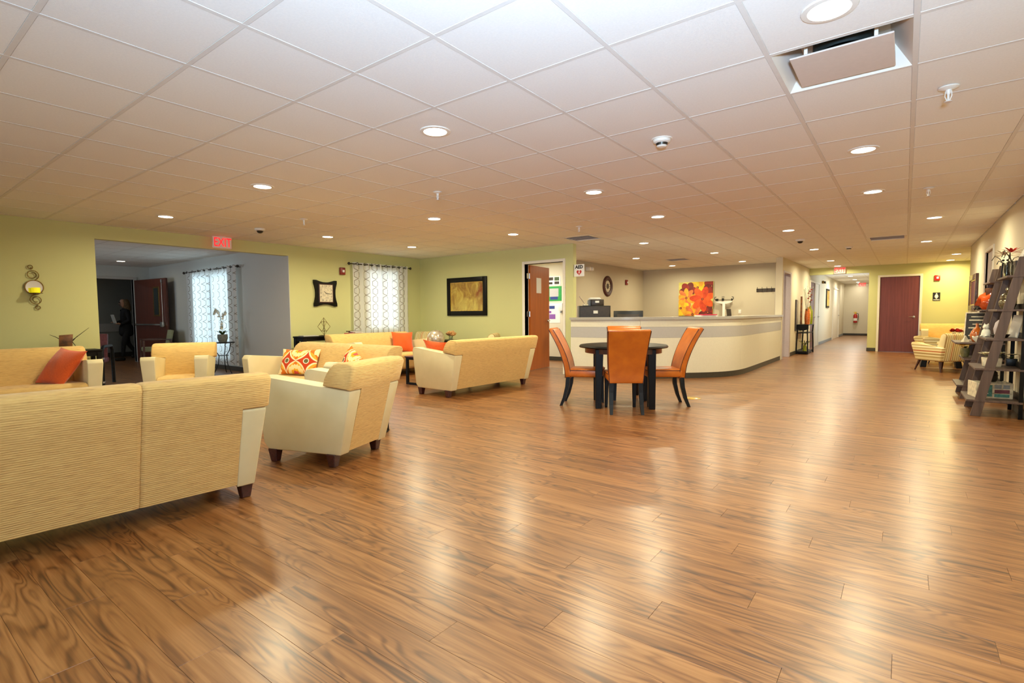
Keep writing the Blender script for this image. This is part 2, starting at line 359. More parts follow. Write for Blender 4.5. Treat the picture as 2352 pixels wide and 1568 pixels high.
def tube(bm, pts, r, seg=8, closed=False, caps=True):
    pts = [Vector(p) for p in pts]; n_ = len(pts); rs = r if isinstance(r, (list, tuple)) else [r]*n_
    ref = None; rings = []
    for i, p in enumerate(pts):
        a = pts[(i-1) % n_] if (closed or i > 0) else p; b = pts[(i+1) % n_] if (closed or i < n_-1) else p
        t = (b-a).normalized()
        if ref is None: ref = t.orthogonal().normalized()
        ref = (ref-t*ref.dot(t)); ref = ref.normalized() if ref.length > 1e-6 else t.orthogonal().normalized()
        bi = t.cross(ref)
        rings.append([bm.verts.new(p+(ref*math.cos(2*PI*k/seg)+bi*math.sin(2*PI*k/seg))*rs[i]) for k in range(seg)])
    m = n_ if closed else n_-1
    for i in range(m):
        a, b = rings[i], rings[(i+1) % n_]
        for k in range(seg): bm.faces.new((a[k], a[(k+1) % seg], b[(k+1) % seg], b[k]))
    if not closed and caps: bm.faces.new(rings[0][::-1]); bm.faces.new(rings[-1])
def taper(bm, p0, p1, s0, s1, bev=.004):
    """square-section bar between two points"""
    p0, p1 = Vector(p0), Vector(p1); vs = []
    for p, s in ((p0, s0), (p1, s1)):
        sx, sy = s if isinstance(s, tuple) else (s, s)
        vs.append([bm.verts.new(p+Vector((a*sx/2, b*sy/2, 0))) for a, b in ((-1, -1), (1, -1), (1, 1), (-1, 1))])
    a, b = vs; fs = [bm.faces.new(a), bm.faces.new(b[::-1])]+[bm.faces.new((a[i], b[i], b[(i+1) % 4], a[(i+1) % 4])) for i in range(4)]
    if bev: bmesh.ops.bevel(bm, geom=list({e for f in fs for e in f.edges}), offset=bev, segments=1, affect='EDGES', clamp_overlap=True)
def empty(name, loc=(0, 0, 0), rz=0, label=None, cat=None, group=None, rot=None):
    o = bpy.data.objects.new(name, None); C.objects.link(o); o.location = loc; o.rotation_euler = rot or (0, 0, rz); o.empty_display_size = .1
    tag(o, label, cat, group); return o
def tag(o, label=None, cat=None, group=None, kind=None):
    if label: o['label'] = label
    if cat: o['category'] = cat
    if group: o['group'] = group
    if kind: o['kind'] = kind
    return o
def struct(name, bm, mat, parent=None, label=None, smooth=0, cat=None):
    o = finish(name, bm, mat, parent, smooth=smooth)
    if not parent: o['kind'] = 'structure'; o['label'] = label or name.replace('_', ' '); o['category'] = cat or name.split('_')[0]
    return o
def dup(root, loc, rz, label=None, group=None):
    r = root.copy(); C.objects.link(r); r.location = loc; r.rotation_euler = (0, 0, rz)
    if label: r['label'] = label
    if group: r['group'] = group
    for ch in list(root.children):
        c = ch.copy(); C.objects.link(c); c.parent = r
        for g in ch.children:
            d = g.copy(); C.objects.link(d); d.parent = c
    return r
def text(name, body, size, mat, parent, loc, rot, ext=.001, sx=1., align='CENTER', offset=0.):
    cu = bpy.data.curves.new(name, 'FONT'); cu.body = body; cu.size = size; cu.extrude = ext; cu.align_x = align; cu.align_y = 'CENTER'; cu.offset = offset
    tmp = bpy.data.objects.new('tmp_text', cu); C.objects.link(tmp); dg = bpy.context.evaluated_depsgraph_get(); dg.update()
    me = bpy.data.meshes.new_from_object(tmp.evaluated_get(dg)); me.name = name; bpy.data.objects.remove(tmp); bpy.data.curves.remove(cu)
    me.materials.clear(); me.materials.append(M(mat)); o = bpy.data.objects.new(name, me); C.objects.link(o); o.parent = parent; o.location = loc; o.rotation_euler = rot; o.scale = (sx, 1, 1)
    return o
FX = (PI/2, 0, PI/2)      # text facing +X
FY = (PI/2, 0, 0)         # text facing -Y
FNX = (PI/2, 0, -PI/2)    # text facing -X

# ------------------------------------------------------------------ the setting
XL, YB, YF, XW, XR = -9.25, 8.72, 18.75, -2.40, 1.054
TH = .12; TOP = CE+.12
def wall(name, boxes, mat, label):
    bm = new()
    for (x0, y0, z0, x1, y1, z1) in boxes: box(bm, (x0, y0, z0), (x1, y1, z1))
    return struct(name, bm, mat, label=label)
wall('wall_left', [(XL-TH, -3.3, 0, XL, 2.39, TOP), (XL-TH, 2.39, 2.315, XL, 5.365, TOP), (XL-TH, 5.48, 0, XL, 7.11, TOP),
     (XL-TH, 7.11, 0, XL, 8.0, .85), (XL-TH, 7.11, 2.19, XL, 8.0, TOP), (XL-TH, 8.0, 0, XL, YB+TH, TOP), (XL-TH, 5.365, 0, XL, 5.48, TOP)], 'green_paint', 'green painted long wall with wide cased opening and window')
wall('wall_back', [(XL-TH, YB, 0, -6.17, YB+TH, TOP), (-6.17, YB, 2.19, -5.26, YB+TH, TOP), (-5.26, YB, 0, -5.04, YB+TH, TOP)], 'green_paint', 'green painted wall carrying the framed painting and office door')
wall('wall_right', [(XR, -3.3, 0, XR+TH, 11.0, TOP), (XR, 11.0, 2.14, XR+TH, 11.95, TOP), (XR, 11.95, 0, XR+TH, 14.72, TOP), (XR+TH, 11.0, 0, XR+.16, 11.95, 2.2)], 'cream_paint', 'cream painted wall behind the leaning ladder shelves')
wall('wall_entrance', [(XL-TH, -3.32, 0, -6.6, -3.2, TOP), (-.7, -3.32, 0, XR+TH, -3.2, TOP), (-6.6, -3.32, 2.3, -.7, -3.2, TOP), (-6.6, -3.32, 0, -.7, -3.2, .15)], 'green_paint', 'green entrance wall around the glazed front')
wall('wall_far', [(-.87, YF, 0, -.60, YF+TH, TOP), (-.60, YF, 2.16, .31, YF+TH, TOP), (.31, YF, 0, 3.1, YF+TH, TOP), (XW, YF, 2.31, -.87, YF+TH, TOP)], 'green_paint', 'yellow green far wall with the restroom door')
wall('wall_alcove', [(XR, 14.60, 0, 3.1, 14.72, TOP), (3.0, 14.72, 0, 3.12, YF, TOP)], 'green_paint', 'walls of the seating alcove beside the restroom door')
wall('wall_pillar', [(-2.55, 14.30, 0, XW, 14.43, TOP), (-2.52, 14.43, 2.15, XW, 15.45, TOP)], 'cream_paint', 'cream pillar at the end of the reception counter')
wall('wall_hall_left', [(-2.52, 15.45, 0, XW, 30.5, TOP)], 'cream_paint', 'cream corridor wall behind the tall console')
wall('wall_hall_right', [(-.87, YF+TH, 0, -.75, 30.5, TOP)], 'cream_paint', 'cream wall on the inner side of the corridor')
wall('wall_hall_end', [(XW-TH, 30.5, 0, -.75, 30.62, TOP)], 'cream_paint', 'cream end wall of the corridor')
wall('wall_reception_side', [(-6.69, 11.32, 0, -6.57, 15.75, TOP)], 'taupe_paint', 'taupe wall behind the printer carrying the round clock')
wall('wall_reception_rear', [(-6.69, 15.75, 0, -2.52, 15.87, TOP)], 'taupe_paint', 'taupe wall behind the counter carrying the flower canvas')
wall('wall_office', [(-8.62, 11.2, 0, -6.57, 11.32, TOP), (-8.62, YB+TH, 0, -8.5, 11.2, TOP)], 'cream_paint', 'cream wall seen through the office door')
wall('wall_side_window', [(-16.3, 5.355, 0, -13.35, 5.475, TOP), (-13.35, 5.355, 0, -11.45, 5.475, .25), (-13.35, 5.355, 2.18, -11.45, 5.475, TOP), (-11.45, 5.355, 0, XL-.002, 5.475, TOP)], 'blue_gray_paint', 'gray wall of the side room behind the orchid')
wall('wall_side_far', [(-16.32, -1.1, 0, -16.2, 4.0, TOP), (-16.32, 4.0, 2.17, -16.2, 4.97, TOP), (-16.32, 4.97, 0, -16.2, 8, TOP)], 'blue_gray_paint', 'gray far wall of the side room around the double door')
wall('wall_side_near', [(-16.2, -1.1, 0, XL, -1.0, TOP)], 'blue_gray_paint', 'gray near wall of the side room')
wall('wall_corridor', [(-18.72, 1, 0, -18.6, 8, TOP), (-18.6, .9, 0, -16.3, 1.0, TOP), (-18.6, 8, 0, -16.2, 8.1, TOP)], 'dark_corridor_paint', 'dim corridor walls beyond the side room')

def base_run(name, x0, y0, x1, y1, mat='base_rubber', h=.10, label=None):
    bm = new(); box(bm, (x0, y0, 0), (x1, y1, h), .003, 1); return struct(name, bm, mat, label=label or 'dark rubber baseboard', cat='baseboard')
base_run('baseboard_left', XL, -3.2, XL+.01, 2.39, label='dark baseboard of the green wall by the near sofa')
base_run('baseboard_left', XL, 5.48, XL+.01, YB, label='dark baseboard under the curtained window')
base_run('baseboard_back', XL, YB-.01, -6.23, YB, label='dark baseboard under the framed painting')
base_run('baseboard_right', XR-.012, -3.2, XR, 10.94, label='dark baseboard behind the ladder shelves')
base_run('baseboard_right', XR-.012, 12.0, XR, 14.72, label='dark baseboard beyond the gray door')
base_run('baseboard_far', -.87, YF-.012, -.665, YF, label='short dark baseboard left of the restroom door')
base_run('baseboard_far', .375, YF-.012, 3.0, YF, label='dark baseboard behind the yellow loveseat')
base_run('baseboard_far', -.882, YF-.012, -.87, YF+.3, label='dark baseboard return at the corridor corner')
base_run('baseboard_hall', XW, 15.47, XW+.012, 18.80, label='dark baseboard behind the tall console')
base_run('baseboard_hall', XW, 21.15, XW+.012, 25.4, 'base_gray', label='gray baseboard below the corridor picture')
base_run('baseboard_hall', XW, 28.1, XW+.012, 30.5, 'base_gray', label='gray baseboard at the corridor end')
base_run('baseboard_end', XW, 30.488, -.87, 30.5, label='dark baseboard under the extinguisher')
base_run('baseboard_side', -16.2, 5.343, XL, 5.355, label='dark baseboard below the side room curtains')
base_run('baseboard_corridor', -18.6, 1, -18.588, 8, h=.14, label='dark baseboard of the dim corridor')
base_run('baseboard_office', -8.5, 11.188, -6.57, 11.2, label='dark baseboard inside the office')
bm = new(); box(bm, (-18.6, 1, .76), (-18.585, 8, 1.0)); struct('trim_corridor', bm, 'laminate_gray', label='gray chair rail band in the dim corridor', cat='trim')

# planks and tiles
REG = [(-9.25, -3.2, XR, 8.72), (-8.5, 8.72, XR, 11.2), (-6.57, 11.2, XR, 14.72), (-6.57, 14.72, XW, 15.75), (XW, 14.72, 3.0, YF),
       (XW, YF, -.87, 30.5), (-16.2, -1.0, -9.25, 5.355), (-18.6, 1, -16.2, 8)]
def proj(p):
    q = Vector(p)-Vector((0, 0, CAMH)); d = q.dot(fw)
    if d < .15: return None
    return (cx_px+f_px*q.dot(r2)/d, cy_px-f_px*q.dot(u2)/d)
def shown_area(x0, y0, x1, y1, z):
    pts = [proj((x, y, z)) for x, y in ((x0, y0), (x1, y0), (x1, y1), (x0, y1))]
    if any(p is None for p in pts): return 0
    xs = [min(max(p[0], 0), 2352) for p in pts]; ys = [min(max(p[1], 0), 1568) for p in pts]
    return abs(sum(xs[i]*ys[(i+1) % 4]-xs[(i+1) % 4]*ys[i] for i in range(4)))/2
def pieces(x0, y0, x1, y1):
    out = []; tot = 0
    for a, b, c, d in REG:
        u0, v0, u1, v1 = max(x0, a), max(y0, b), min(x1, c), min(y1, d)
        if u1-u0 > .004 and v1-v0 > .004: out.append((u0, v0, u1, v1)); tot += (u1-u0)*(v1-v0)
    if len(out) > 1 and tot > .985*(x1-x0)*(y1-y0): return [(x0, y0, x1, y1)]
    return out
def build_field(parent, cells, z, name, rest, mat, gap, thick, down):
    cells = [(shown_area(*c, z), c) for c in cells]; cells.sort(key=lambda t: -t[0])
    share = {}
    def mesh_of(w, h):
        k = (round(w, 3), round(h, 3))
        if k not in share:
            bm = new(); lo = (-w/2+gap, -h/2+gap, 0 if down else -thick); hi = (w/2-gap, h/2-gap, thick if down else 0)
            box(bm, lo, hi, .0006 if not down else .003, 1); me = bpy.data.meshes.new(name); bm.to_mesh(me); bm.free(); me.materials.append(M(mat)); share[k] = me
        return share[k]
    for a, (x0, y0, x1, y1) in cells[:298]:
        o = bpy.data.objects.new(name, mesh_of(x1-x0, y1-y0)); C.objects.link(o); o.parent = parent; o.location = ((x0+x1)/2, (y0+y1)/2, z)
    vs, fs = [], []
    for a, (x0, y0, x1, y1) in cells[298:]:
        g = gap; x0 += g; y0 += g; x1 -= g; y1 -= g; za, zb = (z, z+thick) if down else (z-thick, z); k = len(vs)
        vs += [(x0, y0, za), (x1, y0, za), (x1, y1, za), (x0, y1, za), (x0, y0, zb), (x1, y0, zb), (x1, y1, zb), (x0, y1, zb)]
        fs += [tuple(k+i for i in f) for f in ((0, 3, 2, 1), (4, 5, 6, 7), (0, 1, 5, 4), (1, 2, 6, 5), (2, 3, 7, 6), (3, 0, 4, 7))]
    me = bpy.data.meshes.new(rest); me.from_pydata(vs, [], fs); me.materials.append(M(mat)); o = bpy.data.objects.new(rest, me); C.objects.link(o); o.parent = parent; o['kind'] = 'stuff'
bm = new(); box(bm, (-19, -3.4, -.15), (3.2, 31, -.003)); floor = struct('floor', bm, 'black_gap', label='brown wood plank floor of the whole lobby')
cells = []
for r in range(int((-3.3-PY0)//PW), int((30.6-PY0)//PW)+1):
    y0 = PY0+r*PW; off = ((r*.381) % 1.0)*PL
    for c in range(-17, 5):
        x0 = c*PL-off
        cells += pieces(x0, y0, x0+PL, y0+PW)
build_field(floor, cells, 0, 'floor_plank', 'distant_planks', 'floor_wood', .0003, .003, False)
OX, OY, SS = -1.82667, 1.22984, .6096
bm = new(); box(bm, (-19, -3.4, CE+.45), (3.2, 31, CE+.5)); ceiling = struct('ceiling', bm, 'tee_white', label='white suspended ceiling of square tiles')
skip = {(2, 3), (2, 17), (-5, 11), (-5, 19)}
cells = []
for i in range(-28, 8):
    for j in range(-8, 49):
        if (i, j) in skip: continue
        cells += pieces(OX+i*SS, OY+j*SS, OX+(i+1)*SS, OY+(j+1)*SS)
build_field(ceiling, cells, CE+.002, 'ceiling_tile', 'distant_tiles', 'ceiling_tile_white', .0115, .015, True)
for i in range(-28, 8):
    x = OX+i*SS
    for a, b, c, d in REG:
        if a+.02 < x < c-.02:
            bm = new(); box(bm, (x-.012, b, CE), (x+.012, d, CE+.03)); finish('main_tee', bm, 'tee_white', ceiling, smooth=0)
for j in range(-8, 49):
    y = OY+j*SS
    for a, b, c, d in REG:
        if b+.02 < y < d-.02:
            bm = new(); box(bm, (a, y-.012, CE+.0006), (c, y+.012, CE+.03)); finish('cross_tee', bm, 'tee_white', ceiling, smooth=0)

# ------------------------------------------------------------------ doors and windows of the setting
def frame(x0, x1, top, y0, y1, w=.055):
    """metal door frame in a wall whose faces are at y0<y1, opening x0..x1"""
    bm = new(); t = .018
    box(bm, (x0-w, y0-t, 0), (x0, y1+t, top+w), .003, 1); box(bm, (x1, y0-t, 0), (x1+w, y1+t, top+w), .003, 1); box(bm, (x0, y0-t, top), (x1, y1+t, top+w), .003, 1)
    return bm
def lever(parent, loc, d=1, rot=(0, 0, 0)):
    bm = new(); lathe(bm, [(0, 0), (.03, 0), (.03, .01), (.012, .014), (.012, .05), (0, .05)], 16, mat=Matrix.Rotation(PI/2, 4, 'X'))
    tube(bm, [(0, -.045, 0), (d*.03, -.05, 0), (d*.12, -.05, -.002)], [.01, .011, .008], 8)
    return finish('lever_handle', bm, 'steel', parent, loc, rot)
# door 1: restroom door
bm = frame(-.60, .31, 2.16, YF, YF+TH); d1 = struct('door_1', bm, 'trim_white', label='closed dark red wooden restroom door in a white frame', cat='door')
bm = new(); box(bm, (-.597, YF+.01, .008), (.307, YF+.055, 2.157), .002, 1); lf = finish('door_leaf', bm, 'mahogany_veneer', d1, smooth=0); lever(lf, (.20, YF+.01, 1.01), -1)
# door 2: open office door
bm = frame(-6.17, -5.26, 2.19, YB, YB+TH); d2 = struct('door_2', bm, 'trim_white', label='orange brown wooden office door standing open', cat='door')
L = .90; th = math.radians(97)
lm = Matrix.Translation((-6.155, YB+.14, 0)) @ Matrix.Rotation(th, 4, 'Z')
lf = empty('door_leaf'); lf.parent = d2; lf.matrix_world = lm
bm = new(); box(bm, (0, -.022, .008), (L, .022, 2.185), .002, 1); lf2 = finish('leaf_panel', bm, 'cherry_veneer', lf, smooth=0)
bm = new(); box(bm, (L-.62, -.026, 1.62), (L-.40, -.0225, 1.94)); finish('paper_notice', bm, 'paper', lf, smooth=0)
bm = new(); lathe(bm, [(0, 0), (.03, 0), (.03, .01), (.012, .014), (.012, .05), (0, .05)], 16, mat=Matrix.Translation((L-.07, -.022, 1.03)) @ Matrix.Rotation(PI/2, 4, 'X')); tube(bm, [(L-.07, -.065, 1.03), (L-.10, -.072, 1.03), (L-.19, -.072, 1.028)], [.01, .011, .008], 8)
lathe(bm, [(0, 0), (.03, 0), (.03, .01), (.012, .014), (.012, .05), (0, .05)], 16, mat=Matrix.Translation((L-.07, .022, 1.03)) @ Matrix.Rotation(-PI/2, 4, 'X')); tube(bm, [(L-.07, .065, 1.03), (L-.10, .072, 1.03), (L-.19, .072, 1.028)], [.01, .011, .008], 8)
finish('lever_handle', bm, 'steel', lf)
for z in (.35, 1.18, 1.96):
    bm = new(); box(bm, (-6.178, YB+.05, z-.055), (-6.15, YB+.155, z+.055), .002, 1); lathe(bm, [(0, -.057), (.009, -.057), (.009, .057), (0, .057)], 10, (-6.150, YB+.145, z)); finish('hinge', bm, 'steel', d2)
# door 3: gray door in the cream wall
bm = new(); t = .018
for (a, b, c, d) in ((10.945, 0, 11.0, 2.195), (11.95, 0, 12.005, 2.195), (11.0, 2.14, 11.95, 2.195)): box(bm, (XR-t, a, b), (XR+.1, c, d), .003, 1)
d3 = struct('door_3', bm, 'trim_white', label='gray door in the cream wall beyond the ladder shelves', cat='door')
bm = new(); box(bm, (XR+.02, 11.003, .008), (XR+.065, 11.947, 2.137), .002, 1); finish('door_leaf', bm, 'jamb_lilac', d3, smooth=0)
# door 4: lilac opening beside the pillar
bm = new(); box(bm, (-2.58, 15.33, 0), (XW+.015, 15.49, 2.20), .003, 1); box(bm, (-2.58, 14.43, 2.15), (XW+.015, 15.33, 2.20), .003, 1); box(bm, (-2.58, 14.425, 0), (XW+.015, 14.47, 2.15), .003, 1)
d4 = struct('door_4', bm, 'jamb_lilac', label='lilac gray metal frame of the staff opening beside the pillar', cat='door')
bm = new(); box(bm, (-2.60, 15.285, .008), (-2.555, 15.325, 2.145), .002, 1); finish('door_stop', bm, 'mahogany_veneer', d4, smooth=0)
# corridor doors
for k, (a, b, mt, lb) in enumerate(((18.95, 19.93, 'mahogany_veneer', 'dark red door nearest in the left corridor wall'), (20.06, 21.0, 'trim_white', 'white door second in the left corridor wall'), (25.55, 27.95, 'trim_white', 'wide white door farthest in the left corridor wall'))):
    bm = new()
    for (p, q, r_, s_) in ((a-.06, 0, a, 2.17), (b, 0, b+.06, 2.17), (a, 2.11, b, 2.17)): box(bm, (XW-.05, p, q), (XW+.03, r_, s_), .003, 1)
    dd = struct('door_%d' % (5+k), bm, 'trim_white', label=lb, cat='door')
    bm = new(); box(bm, (XW-.02, a+.003, .008), (XW+.006, b-.003, 2.107), .002, 1); lf = finish('door_leaf', bm, mt, dd, smooth=0)
    lever(lf, (XW+.006, b-.08, 1.0), -1, (0, 0, PI/2))
# door 8: double door of the side room, one leaf open
bm = new()
for (p, q, r_, s_) in ((3.93, 0, 4.0, 2.24), (4.97, 0, 5.05, 2.24), (4.0, 2.17, 4.97, 2.24)): box(bm, (-16.34, p, q), (-16.17, r_, s_), .003, 1)
d8 = struct('door_8', bm, 'laminate_gray', label='dark red corridor door with panic bar standing open in the side room', cat='door')
lm = Matrix.Translation((-16.15, 5.0, 0)) @ Matrix.Rotation(math.radians(6), 4, 'Z')
lf = empty('door_leaf'); lf.parent = d8; lf.matrix_world = lm
L = 1.62
bm = new(); box(bm, (0, -.022, .01), (L, .022, 2.15), .002, 1); finish('leaf_panel', bm, 'dark_cherry_veneer', lf, smooth=0)
bm = new(); box(bm, (L*.60, -.03, 1.20), (L*.79, -.022, 1.95), .004, 1); finish('vision_frame', bm, 'bronze', lf)
bm = new(); box(bm, (L*.63, -.032, 1.24), (L*.76, -.0305, 1.91)); finish('vision_glass', bm, 'duct_black', lf)
bm = new(); box(bm, (.06, -.085, .97), (L-.20, -.05, 1.01), .006, 2); box(bm, (L-.24, -.09, .93), (L-.10, -.022, 1.06), .01, 2); box(bm, (.05, -.07, .96), (.10, -.022, 1.02), .006, 2); finish('panic_bar', bm, 'steel', lf)
bm = new(); tube(bm, [(L-.17, -.045, 1.05), (L-.17, -.045, 2.06)], .007, 8); box(bm, (L-.19, -.06, 2.03), (L-.15, -.022, 2.12), .004, 1); finish('latch_rod', bm, 'steel', lf)
# windows
def window_x(name, x, y0, y1, z0, z1, label):
    bm = new(); w = .05
    for (a, b, c, d) in ((y0, z0, y0+w, z1), (y1-w, z0, y1, z1), (y0+w, z0, y1-w, z0+w), (y0+w, z1-w, y1-w, z1), ((y0+y1)/2-.02, z0+w, (y0+y1)/2+.02, z1-w)):
        box(bm, (x-.09, a, b), (x-.03, c, d), .003, 1)
    o = struct(name, bm, 'trim_white', label=label, cat='window')
    for a, b in ((y0+w, (y0+y1)/2-.02), ((y0+y1)/2+.02, y1-w)):
        bm = new(); box(bm, (x-.064, a, z0+w), (x-.058, b, z1-w)); finish('pane', bm, 'window_glass', o, smooth=0)
window_x('window_1', XL, 7.11, 8.0, .85, 2.19, 'bright window behind the patterned curtains on the green wall')
def window_y(name, y, x0, x1, z0, z1, label, nm=1, s=1):
    bm = new(); w = .05
    box(bm, (x0, y+.03, z0), (x0+w, y+.09, z1), .003, 1); box(bm, (x1-w, y+.03, z0), (x1, y+.09, z1), .003, 1)
    box(bm, (x0+w, y+.03, z0), (x1-w, y+.09, z0+w), .003, 1); box(bm, (x0+w, y+.03, z1-w), (x1-w, y+.09, z1), .003, 1)
    xs = [x0+w]
    for k in range(nm): m = x0+(x1-x0)*(k+1)/(nm+1); box(bm, (m-.02, y+.03, z0+w), (m+.02, y+.09, z1-w), .003, 1); xs += [m-.02, m+.02]
    xs.append(x1-w); o = struct(name, bm, 'trim_white', label=label, cat='window')
    for a, b in zip(xs[::2], xs[1::2]):
        bm = new(); box(bm, (a, y+.058, z0+w), (b, y+.064, z1-w)); finish('pane', bm, 'window_glass', o, smooth=0)
window_y('window_2', 5.355, -13.35, -11.45, .25, 2.18, 'bright window behind the side room curtains')
window_y('window_3', -3.32, -6.6, -.7, .15, 2.3, 'glazed entrance front behind the photographer', 4)

# ------------------------------------------------------------------ ceiling fixtures
LAB = ['largest recessed downlight beside the square air diffuser', 'recessed downlight alone in the middle of the near ceiling', 'recessed downlight over the near lounge seats, left of center',
 'recessed downlight nearest the scroll wall sconce', 'recessed downlight in front of the square wall clock', 'recessed downlight above the long sofa seen from behind', 'recessed downlight closest to the framed painting corner',
 'recessed downlight above the round dining table', 'recessed downlight between the dining table and the reception counter', 'recessed downlight in front of the office door', 'recessed downlight over the front edge of the reception counter',
 'recessed downlight over the curved part of the counter', 'recessed downlight above the printer', 'recessed downlight nearest the corner behind the counter', 'recessed downlight in front of the flower canvas', 'recessed downlight near the round ceiling camera',
 'second recessed downlight down the walkway after the diffuser', 'third recessed downlight down the walkway after the diffuser', 'recessed downlight above the ladder shelves side of the walkway', 'recessed downlight beyond the slotted vent on the right',
 'recessed downlight over the striped armchairs', 'recessed downlight over the yellow loveseat', 'recessed downlight before the pillar opening', 'recessed downlight above the tall console', 'recessed downlight just before the corridor exit sign',
 'recessed downlight in the dim side room', 'first recessed downlight inside the corridor', 'second recessed downlight inside the corridor', 'third recessed downlight inside the corridor', 'last recessed downlight at the corridor end']
LP = [(-.305, 2.76), (-2.74, 2.76), (-5.26, 2.79), (-7.80, 2.8), (-7.76, 5.22), (-5.21, 5.2), (-7.69, 7.05), (-2.745, 5.2), (-2.75, 7.08), (-5.22, 7.05), (-3.98, 9.56), (-3.42, 12.18), (-5.226, 12.08), (-5.267, 14.68),
      (-3.423, 14.72), (-1.553, 9.67), (-.314, 5.28), (-.325, 7.18), (.29, 9.74), (.283, 12.96), (.919, 16.35), (.907, 18.21), (-1.585, 12.97), (-1.591, 16.16), (-1.61, 18.16), (-14.75, 4.3), (-1.69, 23.8), (-1.73, 26.58), (-1.76, 29.0), (-1.78, 30.1)]
d0 = None
for k, (x, y) in enumerate(LP):
    if d0 is None:
        d0 = empty('downlight', (x, y, CE), 0, LAB[k], 'light', 'recessed ceiling downlights')
        bm = new(); lathe(bm, [(.082, .0), (.084, -.006), (.108, -.004), (.112, .002), (.112, .006), (.082, .006)], 32); finish('trim_ring', bm, 'white_plastic', d0)
        bm = new(); lathe(bm, [(0, -.003), (.082, -.002), (.082, .004), (0, .004)], 32); finish('diffuser', bm, 'lens', d0)
    else: dup(d0, (x, y, CE), 0, LAB[k], 'recessed ceiling downlights')
    pw = DOWN_W; cl = DOWN_C
    if k == 25: pw = 3
    if 26 <= k: cl = (1, .93, .78)
    if k in (20, 21): cl = (1, .80, .38)
    if k in (20, 21): pw = 34
    if k == 28: pw = 12
    if k == 29: pw = 4
    area('downlight_beam', (x, y, CE-.012), (0, 0, 0), .16, pw, cl, spread=math.radians(170), shape='DISK')
# air diffuser with hanging plaque
def cell(i, j): return (OX+(i+.5)*SS, OY+(j+.5)*SS)
x, y = cell(2, 3); t = empty('air_diffuser', (x, y, CE), 0, 'large square air diffuser with hanging plaque panel and black duct behind', 'vent', 'air diffusers')
bm = new(); h = .2925; k_ = .20
o_ = [bm.verts.new((sx*h, sy*h, 0)) for sx, sy in ((-1, -1), (1, -1), (1, 1), (-1, 1))]; i_ = [bm.verts.new((sx*k_, sy*k_, .13)) for sx, sy in ((-1, -1), (1, -1), (1, 1), (-1, 1))]
for a in range(4): bm.faces.new((o_[a], o_[(a+1) % 4], i_[(a+1) % 4], i_[a]))
bm.faces.new(i_); finish('housing', bm, 'white_plastic', t, smooth=0)
bm = new(); lathe(bm, [(.135, .04), (.14, .04), (.14, .128), (.135, .128)], 32); lathe(bm, [(0, .12), (.135, .12)], 32); finish('duct_collar', bm, 'duct_black', t)
bm = new(); box(bm, (-.222, -.195, -.003), (.222, .235, .006), .003, 1); finish('plaque', bm, 'plaque_paint', t, smooth=0)
for sx in (-1, 1):
    for sy in (-1, 1):
        bm = new(); box(bm, (sx*.15-.008, sy*.17-.002, .0065), (sx*.15+.008, sy*.17+.002, .12)); finish('hanger_bracket', bm, 'white_plastic', t, smooth=0)
def slot_vent(i, j, label):
    x, y = cell(i, j); t = empty('slot_vent', (x, y, CE), 0, label, 'vent', 'slotted ceiling vents')
    bm = new(); 
    for (a, b, c, d) in ((-.3, -.3, -.25, .3), (.25, -.3, .3, .3), (-.25, -.3, .25, -.25), (-.25, .25, .25, .3)): box(bm, (a, b, -.002), (c, d, .02))
    finish('vent_frame', bm, 'white_plastic', t, smooth=0)
    bm = new(); box(bm, (-.25, -.25, .05), (.25, .25, .06)); finish('backing', bm, 'duct_black', t, smooth=0)
    for k in range(5):
        bm = new(); yy_ = -.2+k*.1; box(bm, (-.25, -.03, -.002), (.25, .03, .002), mat=Matrix.Translation((0, yy_, .02)) @ Matrix.Rotation(math.radians(35), 4, 'X')); finish('slat', bm, 'plaque_paint', t, smooth=0)
slot_vent(2, 17, 'slotted ceiling vent on the right, ahead of the restroom door'); slot_vent(-5, 11, 'slotted ceiling vent above the pillar end of the green wall'); slot_vent(-5, 19, 'slotted ceiling vent in front of the flower canvas')
def smoke(x, y, label, s=1.):
    t = empty('smoke_detector', (x, y, CE), 0, label, 'detector', 'smoke detectors')
    bm = new(); lathe(bm, [(0, -.004), (.075*s, -.004), (.078*s, 0), (.078*s, .005), (0, .005)], 28); finish('base_plate', bm, 'white_plastic', t)
    bm = new(); lathe(bm, [(.066*s, -.004), (.062*s, -.022), (.045*s, -.03)], 28); lathe(bm, [(.04*s, -.048), (.03*s, -.058), (0, -.06)], 28); finish('housing', bm, 'white_plastic', t)
    bm = new(); lathe(bm, [(.044*s, -.03), (.04*s, -.048)], 28); finish('sensor_grille', bm, 'dark_steel', t)
smoke(-1.518, 3.975, 'white smoke detector nearest, left of the air diffuser'); smoke(-.963, 12.99, 'small smoke detector far down the walkway')
def dome(x, y, label):
    t = empty('ceiling_camera', (x, y, CE), 0, label, 'camera', 'dome ceiling cameras')
    bm = new(); lathe(bm, [(0, -.035), (.05, -.035), (.07, -.028), (.078, 0), (0, 0)], 28); finish('housing', bm, 'white_plastic', t)
    bm = new(); lathe(bm, [(.048, -.035), (.04, -.055), (.022, -.068), (0, -.072)], 24); finish('dark_dome', bm, 'black_plastic', t)
dome(-7.809, 4.078, 'dome security camera beside the exit sign over the wide opening'); dome(-1.575, 11.036, 'dome security camera above the reception pillar side')
